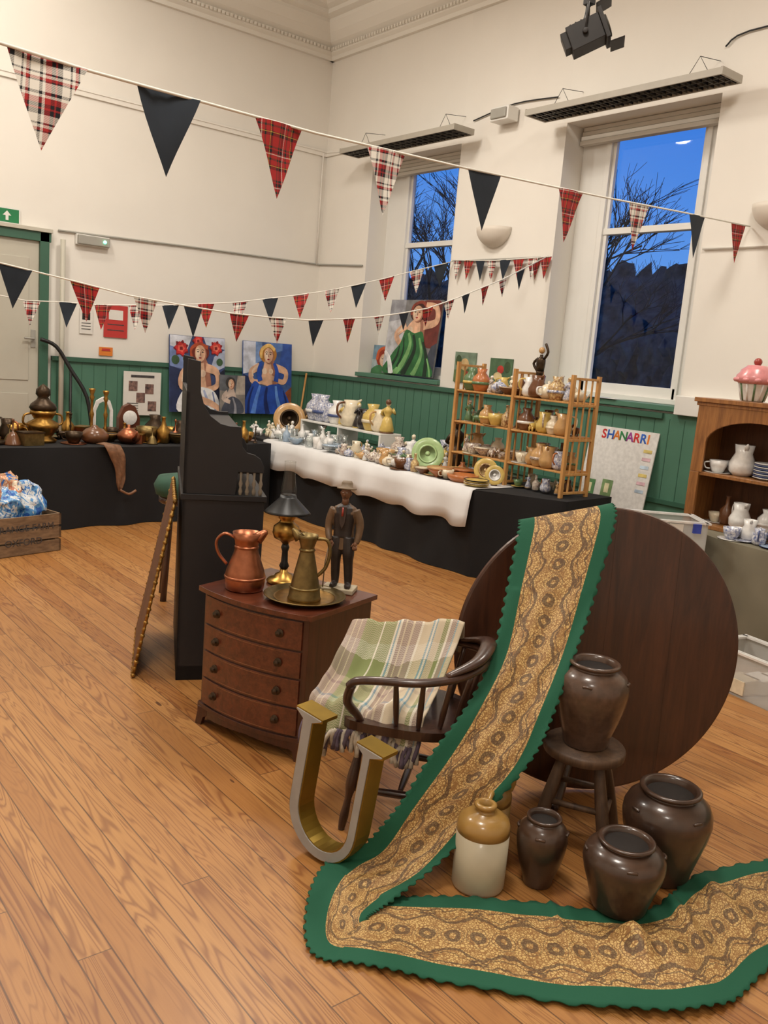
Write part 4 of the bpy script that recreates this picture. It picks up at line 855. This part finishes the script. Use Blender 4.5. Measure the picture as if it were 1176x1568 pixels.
# ------------------------------------------------------------------ tilt top round table
TBL=wood("table_top_mahogany",C(52,29,20),C(80,46,30),2,.7,.32,.4)
n3=Vector((-.57,-.82,.06)).normalized(); ax=Vector((.82,-.57,0)).normalized(); ay=n3.cross(ax).normalized()
tc0=Vector((2.93,2.09,.612)); MT=Matrix((ax,ay,n3)).transposed().to_4x4(); MT.translation=tc0
b=MB(); rr=.605
b.lathe([(rr-.03,-.028),(rr-.006,-.024),(rr,-.012),(rr-.004,-.002),(rr-.012,0),(.001,0)],TBL,(0,0,0),96,MT,smooth=False)
for xx in (-.27,.02,.3): b.box((xx,0,.0003),(.002,2*math.sqrt(rr*rr-xx*xx)-.03,.0008),DW,MT)
b.box((0,0,-.045),(.3,.3,.03),TBL,MT)
for q in (-.17,.17): b.box((q,0,-.045),(.05,.85,.035),TBL,MT)
pb_=tc0-n3*.13; pb_.z=0
b.lathe([(.05,.14),(.07,.17),(.06,.22),(.035,.28),(.045,.36),(.055,.42),(.035,.5),(.03,.58),(.05,.6),(.05,.64)],DW,(pb_.x,pb_.y,0),20)
for an in (-32,88,208):
    d=Vector((math.cos(R(an)),math.sin(R(an)),0)); b.tube([pb_+d*.03+Vector((0,0,.2)),pb_+d*.15+Vector((0,0,.19)),pb_+d*.27+Vector((0,0,.08)),pb_+d*.36+Vector((0,0,.02)),pb_+d*.39+Vector((0,0,.018))],[.035,.03,.024,.02,.018],DW,8,sub=4)
b.done("tilt_top_table")
# ------------------------------------------------------------------ runner
def runner_mat():
    m,nt,bs=newmat("tapestry_runner"); x=NX(nt); tc=x.node("ShaderNodeTexCoord"); sp=x.node("ShaderNodeSeparateXYZ"); nt.links.new(tc.outputs["UV"],sp.inputs[0])
    u=x.m('SUBTRACT',sp.outputs[0],.5); v=sp.outputs[1]; au=x.m('ABSOLUTE',u)
    dark,och,lt=C(70,50,34),C(142,102,54),C(204,172,110)
    cb=x.node("ShaderNodeCombineXYZ"); nt.links.new(x.m('MULTIPLY',u,.42),cb.inputs[0]); nt.links.new(v,cb.inputs[1])
    vo=x.node("ShaderNodeTexVoronoi"); vo.feature='DISTANCE_TO_EDGE'; vo.inputs["Scale"].default_value=105; nt.links.new(cb.outputs[0],vo.inputs[0])
    nz=x.noise(cb.outputs[0],22,3,.6); nzb=x.m('MULTIPLY',x.m('SUBTRACT',x.noise(cb.outputs[0],30,2,.5),.5),.08)
    base=x.mix(x.m('LESS_THAN',vo.outputs[0],.12),lt,och)
    base=x.mix(x.m('MULTIPLY',x.m('GREATER_THAN',nz,.56),.55),base,och)
    auj=x.m('ADD',au,nzb)
    def band(center,amp,freq,ph,wd):
        c=x.m('ADD',x.m('MULTIPLY',x.m('SINE',x.m('MULTIPLY_ADD',v,freq,ph)),amp),center)
        return x.m('LESS_THAN',x.m('ABSOLUTE',x.m('SUBTRACT',auj,c)),wd)
    b1=band(.19,.04,40,0,.017); b3=band(.235,.035,40,.3,.005); b4=band(.305,.012,80,3.1,.008)
    l=x.m('MAXIMUM',b1,x.m('MAXIMUM',b3,b4))
    fv=x.m('SUBTRACT',x.m('FRACT',x.m('MULTIPLY',v,12.73)),.5)
    rr_=x.m('ADD',x.m('POWER',x.m('DIVIDE',x.m('ADD',u,nzb),.07),2),x.m('POWER',x.m('DIVIDE',x.m('ADD',fv,x.m('MULTIPLY',nzb,2)),.33),2))
    bl=x.m('MULTIPLY',x.m('LESS_THAN',rr_,1.0),x.m('GREATER_THAN',rr_,.16))
    halo=x.m('MULTIPLY',x.m('LESS_THAN',rr_,2.1),x.m('GREATER_THAN',rr_,1.7))
    c=x.mix(x.m('MULTIPLY',bl,.75),base,dark); c=x.mix(x.m('MULTIPLY',halo,.45),c,dark); c=x.mix(x.m('MULTIPLY',l,.75),c,dark)
    f2=x.m('SUBTRACT',x.m('FRACT',x.m('MULTIPLY_ADD',v,6.37,.25)),.5)
    r2=x.m('ADD',x.m('POWER',x.m('DIVIDE',x.m('SUBTRACT',auj,.275),.03),2),x.m('POWER',x.m('DIVIDE',f2,.17),2))
    md=x.m('MULTIPLY',x.m('LESS_THAN',r2,1),x.m('GREATER_THAN',r2,.25)); c=x.mix(x.m('MULTIPLY',md,.65),c,dark)
    edge=x.m('GREATER_THAN',au,.34); c=x.mix(edge,c,C(16,84,60))
    nt.links.new(c,bs.inputs["Base Color"]); nt.links.new(x.m('MULTIPLY_ADD',edge,.25,.6),bs.inputs["Roughness"])
    x.bump(vo.outputs[0],.15,.002,bs); return m
RUN=runner_mat()
RW=[((2.68,2.42,.87),(2.98,2.19,.90)),((2.675,2.345,1.05),(2.955,2.145,1.18)),((2.62,2.325,1.140),(2.91,2.105,1.236)),((2.575,2.285,1.105),(2.865,2.045,1.18)),((2.45,2.20,.91),(2.71,1.98,.93)),((2.30,2.10,.70),(2.54,1.91,.73)),((2.13,2.05,.54),(2.38,1.85,.56)),((1.97,2.04,.39),(2.25,1.82,.41)),((1.85,2.05,.24),(2.08,1.86,.23)),((1.75,2.09,.10),(1.87,1.88,.08)),((1.655,2.17,.025),(1.68,1.87,.035)),((1.50,2.05,.012),(1.60,1.86,.03)),((1.37,1.84,.012),(1.60,1.86,.014)),((1.47,1.70,.010),(1.70,1.92,.010)),((1.64,1.50,.010),(1.92,1.80,.010)),((1.96,1.17,.010),(2.20,1.56,.010)),((2.22,1.02,.010),(2.45,1.40,.012)),((2.52,1.02,.010),(2.73,1.43,.012)),((3.05,.95,.010),(3.12,1.33,.010))]
Lp=cat([a for a,c in RW],24); Rp=cat([c for a,c in RW],24)
POTS=[(2.355,1.475,.14),(2.665,1.525,.15),(2.235,1.725,.09)]
rows=[];uv=[];vl=0;nc=30
for i,(a,c) in enumerate(zip(Lp,Rp)):
    mid_=(a+c)/2
    if i: vl+=(mid_-pm).length
    pm=mid_
    seg=i/24; row=[];ur=[]
    d=(c-a); zig=.006 if i%4<2 else -.004
    ext=.32*math.exp(-((seg-10.8)/1.6)**2)
    for j in range(nc+1):
        t_=j/nc; p=a.lerp(c,t_)
        if j==0: p=p-d.normalized()*zig
        if j==nc: p=p+d.normalized()*zig
        if seg>12.5:
            amp=.014+.032*math.exp(-((seg-15.7)/.7)**2)
            nz=noise.noise(Vector((p.x*5,p.y*5,1.7)))*.5+.5
            wv_=math.sin(vl*21+t_*1.6)*.5+.5
            dz=amp*(nz*.6+wv_*.6*nz)
            if 14.8<seg<17.2: dz+=.07*max(0,math.sin(vl*26))**2*math.exp(-((t_-.75)/.35)**2)*nz
            for qx,qy,qr in POTS:
                dd=math.hypot(p.x-qx,p.y-qy); dz*=max(0,min(1,(dd-qr*.7)/(qr*.6)))
            p.z+=dz
        elif 4<seg<10:
            p.z-= .035*math.sin(math.pi*t_)*math.sin(math.pi*(seg-4)/6)
            p.z+=.006*math.sin(t_*18+seg*3)
        if seg>10: p.z=max(p.z,.006)
        row.append(p); ur.append((t_*(1+ext)-ext,vl))
    rows.append(row);uv.append(ur)
b=MB(); b.grid(rows,RUN,uv); b.done("tapestry_table_runner",0,.004)
# ------------------------------------------------------------------ pots, stool, stoneware
POT=mat("brown_treacle_glaze",C(70,50,38),.3,0,.3,9,.05,.45,(1,1,1),C(46,34,28)); POTI=mat("pot_inside",C(26,18,14),.8,0,.1)
POT2=mat("speckled_brown_glaze",C(82,62,50),.32,0,.25,40,.05,.4)
def pot(name,x,y,z,rad,h,m,k=0,bs=.64):
    b=MB()
    pr=[(bs,0),(bs+.02,.02),(bs+.05,.10),(.84,.34),(.95,.52),(1.0,.66),(.985,.75),(.9,.84),(.74,.90),(.63,.925),(.60,.935),(.63,.95),(.69,.965),(.695,.985),(.65,1.0),(.58,.99),(.54,.96),(.52,.92)]
    b.lathe([(r_*rad,z_*h) for r_,z_ in pr],m,(x,y,z),48)
    b.lathe([(.525*rad,.925*h),(.62*rad,.885*h),(.90*rad,.70*h),(.72*rad,.38*h),(.5*rad,.12*h),(.001,.08*h)],POTI,(x,y,z),32)
    for a in range(4):
        an=a*math.pi/2+.5+k; cx_,cy_=x+math.cos(an)*rad*.93,y+math.sin(an)*rad*.93; tx,ty=-math.sin(an),math.cos(an)
        b.tube([(cx_-tx*.016,cy_-ty*.016,z+.80*h),(cx_+math.cos(an)*.004,cy_+math.sin(an)*.004,z+.812*h),(cx_+tx*.016,cy_+ty*.016,z+.80*h)],.005,m,6,sub=3)
    b.done(name)
SX,SY=2.575,1.845
pot("stoneware_jar",SX,SY,.391,.135,.32,POT2,0,.60)
pot("stoneware_jar",2.355,1.475,.018,.135,.24,POT,.3,.66)
pot("stoneware_jar",2.665,1.525,.002,.155,.335,POT,.8,.64)
pot("stoneware_jar",2.235,1.725,.002,.087,.25,POT,.1,.56)
STW=wood("stool_wood",C(64,46,34),C(100,76,56),2,1,.55)
b=MB(); b.lathe([(.14,.35),(.15,.355),(.152,.38),(.146,.388),(.001,.389)],STW,(SX,SY,0),32)
sl=[]
for an in (-15,75,165,255):
    d=Vector((math.cos(R(an)),math.sin(R(an)),0)); p0=Vector((SX,SY,.36))+d*.09; p1=Vector((SX,SY,0))+d*.195; sl.append((p0,p1)); b.tube([p0,p0.lerp(p1,.5),p1],[.018,.024,.02],STW,8,sub=3)
for i in range(4):
    a,c=sl[i],sl[(i+1)%4]; t_=.5+.1*(i%2); b.tube([a[0].lerp(a[1],t_),c[0].lerp(c[1],t_)],.012,STW,8)
b.done("milking_stool")
SG=mat("stoneware_cream",C(178,168,144),.4,0,.08,8,.02,.25); SGY=mat("stoneware_ochre",C(162,126,66),.3,0,.12,10,.02,.4)
def flagon(x,y,r,h,ang,low,top):
    b=MB(); M=T(x,y,.002)@RZ(ang)
    b.lathe([(r*.96,0),(r,.008),(r,.66*h)],low,(0,0,0),40,M)
    b.lathe([(r,.66*h),(r*1.002,.74*h),(r*.93,.81*h),(r*.66,.87*h),(r*.36,.895*h),(r*.3,.92*h),(r*.34,.94*h),(r*.42,.955*h),(r*.42,.985*h),(r*.34,1*h),(r*.24,.99*h),(r*.22,.9*h)],top,(0,0,0),40,M)
    b.lathe([(r*.3,.9*h),(.001,.9*h)],POTI,(0,0,0),20,M)
    b.tube([(r*.36,0,.95*h),(r*.85,0,.985*h),(r*1.0,0,.88*h),(r*.9,0,.78*h)],.010,top,8,M,flat=1.3,sub=5)
    b.done("stoneware_flagon")
flagon(2.05,1.83,.090,.30,30,SG,SGY)
flagon(2.20,1.965,.09,.315,-35,SGY,SGY)
# ------------------------------------------------------------------ SHANARRI board
b=MB(); M=rwM(5.37,.46,XW-.16)@RX(-9)
b.box((.38,.4,0),(.76,.8,.012),WH,M)
cols=[(200,40,40),(40,90,180),(220,120,30),(40,130,70),(150,50,140),(200,40,40),(40,90,180),(220,120,30)]
for i,chh in enumerate("SHANARRI"): b.text(chh,.12,pcol(cols[i]),M@T(.16+i*.074-(.02 if i==7 else 0),.69,.007),off=.003)
for i in range(6): b.box((.68,.62-i*.075,.008),(.09,.03,.003),pcol([(220,200,120),(230,190,200),(190,210,230)][i%3]),M)
for q,c in (((.12,.2),(90,140,90)),((.32,.22),(120,150,100))): b.box((q[0],q[1],.008),(.12,.16,.003),pcol(c),M); b.box((q[0],q[1],.0105),(.05,.09,.002),pcol((230,220,180)),M)
b.done("display_board")
b=MB(); b.box((XW+.02,5.5,ZS+.02),(.2,.36,.004),LB); b.box((XW+.02,5.25,ZS+.018),(.18,.25,.003),PAPER); b.done("leaflets")
# ------------------------------------------------------------------ dresser shelf on right table
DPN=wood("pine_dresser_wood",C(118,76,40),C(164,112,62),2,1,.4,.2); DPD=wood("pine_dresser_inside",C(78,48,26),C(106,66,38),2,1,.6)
b=MB(); X_=5.6; ya,yb=3.42,2.5; D=.32; z0=.732
b.bb(X_+D-.015,X_+D,yb,ya,z0,1.6,DPD); b.bb(X_,X_+D,ya-.025,ya,z0,1.6,DPN); b.bb(X_,X_+D,yb,yb+.025,z0,1.6,DPN)
b.bb(X_-.03,X_+D,yb-.03,ya+.03,1.61,1.64,DPN); b.bb(X_-.015,X_+D,yb-.015,ya+.015,1.585,1.61,DPN); b.bb(X_,X_+D,yb,ya,z0,z0+.03,DPN)
b.bb(X_,X_+D,yb,ya,1.10,1.125,DPN)
MF=axes((X_,ya,z0),(0,-1,0),(0,0,1))
w=ya-yb; arch=[(0,.39),(.09,.39),(.09,.60)]+[(w/2-(w/2-.09)*math.cos(math.pi*k/16),.60+.17*math.sin(math.pi*k/16)) for k in range(1,16)]+[(w-.09,.60),(w-.09,.39),(w,.39),(w,.86),(0,.86)]
b.prism(arch,.02,DPN,MF@T(0,0,-.01)); b.prism([(0,0),(.07,0),(.07,.39),(0,.39)],.02,DPN,MF@T(0,0,-.01)); b.prism([(w-.07,0),(w,0),(w,.39),(w-.07,.39)],.02,DPN,MF@T(0,0,-.01))
b.done("pine_dresser_shelf",.003)
b=MB(); vessel(b,'jug',5.75,3.12,1.126,.24,WH,WH,40); vessel(b,'cup',5.7,3.27,1.126,.16,WH,WH); vessel(b,'cup',5.85,3.24,1.126,.15,WH,WH); vessel(b,'jug',5.7,3.05,.765,.2,WH,WH,60)
for y,k,m,s in ((3.28,'cup',CR,.13),(2.9,'vase',WH,.16),(2.82,'cup',BL,.12),(3.2,'bottle',BR,.2)): vessel(b,k,5.78,y,.764,s,m,WH)
for i in range(9): vessel(b,'plate',5.74,2.92,1.126+i*.012,.2,BL if i%2 else WH,WH)
b.done("white_jug_collection")
scatter("blue_white_crockery",['cup','plate','bowl','cup','jug','cup'],[WH,BL,WH,LB,PAT2,PAT2],jit(5.38,5.56,2,2.45,3.0,6)+jit(5.2,5.5,3,1.7,2.4,6),.1,.17,.732)
b=MB(); M=T(5.75,3.12,1.641)@Matrix.Scale(1.25,4)
b.lathe([(.055,0),(.06,.01),(.08,.09),(.085,.1)],WH,(0,0,0),24,M)
for k in range(12): a=k*math.pi/6; b.tube([(.058*math.cos(a),.058*math.sin(a),.005),(.083*math.cos(a),.083*math.sin(a),.095)],.006,GN if k%2 else WH,6,M)
b.lathe([(.085,.095),(.105,.11),(.1,.14),(.085,.155),(.08,.17),(.06,.185),(.05,.195),(.001,.2)],PK,(0,0,0),24,M); b.ball((0,0,.215),.022,RD,12,8,M)
for k in range(10): a=k*math.pi/5; b.ball((.097*math.cos(a),.097*math.sin(a),.115),(.02,.02,.014),PK,8,6,M)
b.done("cupcake_cookie_jar")
mP,ntP,bP=newmat("translucent_plastic"); bP.inputs["Base Color"].default_value=C(214,216,214); bP.inputs["Roughness"].default_value=.25; bP.inputs["Alpha"].default_value=.42
BLU=pcol((50,70,170))
def pbox(cx_,cy_,z,h,rot=-39,hx=.27,hy=.16):
    b=MB(); M=T(cx_,cy_,z)@RZ(rot); t_=.004
    for s in (-1,1):
        b.bb(s*hx-t_,s*hx+t_,-hy,hy,0,h,mP,M); b.bb(-hx,hx,s*hy-t_,s*hy+t_,0,h,mP,M)
        b.bb(s*hx-.018,s*hx+.018,-hy-.018,hy+.018,h-.012,h,WH,M); b.bb(-hx,hx,s*hy-.018,s*hy+.018,h-.012,h,WH,M)
    b.bb(-hx,hx,-hy,hy,0,.008,mP,M); b.bb(.17,.22,-hy-.034,-hy-.012,h-.07,h-.01,BLU,M)
    b.bb(.02,.11,-hy-.012,-hy-.007,h-.11,h-.02,PAPER,M)
    for k in range(3): b.box((.14-.12*k,-.03+.03*k,.06),(.14,.14,.08),[PAPER,WH,CR][k],M)
    b.done("plastic_storage_box")
pbox(5.06,3.27,0,.575); pbox(5.06,3.27,.58,.27)
pbox(4.78,2.3,0,.26,-10,.16,.24)
RUG=mat("purple_cloth",C(96,52,58),.9,0,.2,20)
b=MB(); b.lathe([(.24,0),(.25,.01),(.001,.012)],RUG,(0,0,0),30,T(3.3,3.85,0)); b.done("round_rug")
b=MB(); b.tube([(6.5,9.9,0),(6.72,10.2,.8),(6.85,10.29,1.42)],.014,PINE,8); b.done("walking_stick")
# ------------------------------------------------------------------ outside
GRD=mat("outside_ground",C(30,36,26),.95,0,.2,2); HED=mat("hedge_leaves",C(84,86,80),.9,0,.6,3,0,0,(1,1,1),C(30,34,32),6); BRK=mat("tree_bark",C(40,40,42),.9,0,.2,8)
obox("ground_outside",XW+.6,60,-25,60,-1.2,-1.1,GRD)
b=MB(); rows=[]
for i in range(420):
    y=-6+i*.1; row=[]
    for j in range(24):
        t_=j/23; z=-1.1+t_*5.6; x=18-1.2*math.sin(math.pi*t_)+1.6*t_
        nz=noise.noise_vector(Vector((y*.6,z*.6,0))); n2=noise.noise(Vector((y*1.7,3,0))); n3_=noise.noise(Vector((y*7,z*3,2)))
        row.append((x+nz.x*1.0+n3_*.25,y+nz.y*.3,z+((nz.z*.4+n2*.35+n3_*.3+random.uniform(0,.12)) if j==23 else nz.z*.3+n3_*.1)))
    rows.append(row)
b.grid(rows,HED,None,I4,False); b.done("hedge")
def tree(x,y,h,seed,depth=6):
    rnd=random.Random(seed); b=MB()
    def br(p,d,l,r,n):
        q=p+d*l; mdl=p.lerp(q,.5)+Vector((rnd.uniform(-1,1),rnd.uniform(-1,1),0))*l*.06
        b.tube([p,mdl,q],[r,r*.85,r*.7],BRK,5 if n>2 else 3)
        if n==0: return
        for k in range(3):
            nd=(d+Vector((rnd.uniform(-1,1),rnd.uniform(-1,1),rnd.uniform(-.35,.6)))*.75).normalized(); br(p.lerp(q,rnd.uniform(.55,1)),nd,l*rnd.uniform(.6,.82),r*.62,n-1)
    br(Vector((x,y,-1.1)),Vector((0,0,1)),h*.3,.10,depth); b.done("bare_tree")
tree(14.2,15.6,10.5,3); tree(14.0,12.6,9,9); tree(14.6,18.4,9,21); tree(21.5,16.5,9,31); tree(21.5,14.0,8,41); tree(21.5,23.5,11,51)
# ------------------------------------------------------------------ world + lights
w=bpy.data.worlds.new("dusk"); scene.world=w; w.use_nodes=True; nt=w.node_tree; bg=nt.nodes["Background"]
x=NX(nt); tc=x.node("ShaderNodeTexCoord"); sp=x.node("ShaderNodeSeparateXYZ"); nt.links.new(tc.outputs["Generated"],sp.inputs[0])
nt.links.new(x.ramp(sp.outputs[2],[(0,C(120,165,225)),(.12,C(88,150,232)),(.35,C(40,108,216)),(1,C(20,50,130))]),bg.inputs[0]); bg.inputs[1].default_value=1.0
def area(x,y,z,sx,sy,e,col=(1,.925,.825)):
    l=bpy.data.lights.new("ceiling_lamp","AREA"); l.shape='RECTANGLE'; l.size=sx; l.size_y=sy; l.energy=e; l.color=col
    o=bpy.data.objects.new("ceiling_lamp",l); bpy.context.collection.objects.link(o); o.location=(x,y,z)
for (lx,ly,e) in ((1.0,2.0,118),(4.6,2.4,90),(0.6,6.4,122),(3.9,6.6,118),(-1.2,-.8,72)): area(lx,ly,5.6,.9,.9,e)
l=bpy.data.lights.new("pendant_bulb","POINT"); l.energy=95; l.color=(1,.925,.825); l.shadow_soft_size=.2
o=bpy.data.objects.new("pendant_bulb",l); bpy.context.collection.objects.link(o); o.location=(2.2,8.6,5.6)
# ------------------------------------------------------------------ camera
f=1332.0; yaw=R(39.4); pit=R(10.17); a=R(4.67)
F=Vector((math.sin(yaw)*math.cos(pit),math.cos(yaw)*math.cos(pit),-math.sin(pit))); r0=Vector((math.cos(yaw),-math.sin(yaw),0)); u0=r0.cross(F)
rr=math.cos(a)*r0+math.sin(a)*u0; uu=-math.sin(a)*r0+math.cos(a)*u0
cam=bpy.data.cameras.new("camera"); cam.sensor_fit='VERTICAL'; cam.sensor_height=36; cam.lens=36*f/1568; cam.clip_start=.05
co=bpy.data.objects.new("camera",cam); bpy.context.collection.objects.link(co)
Mx=Matrix((rr,uu,-F)).transposed().to_4x4(); Mx.translation=(0,0,1.75); co.matrix_world=Mx; scene.camera=co
scene.view_settings.view_transform='Standard'; scene.view_settings.exposure=0
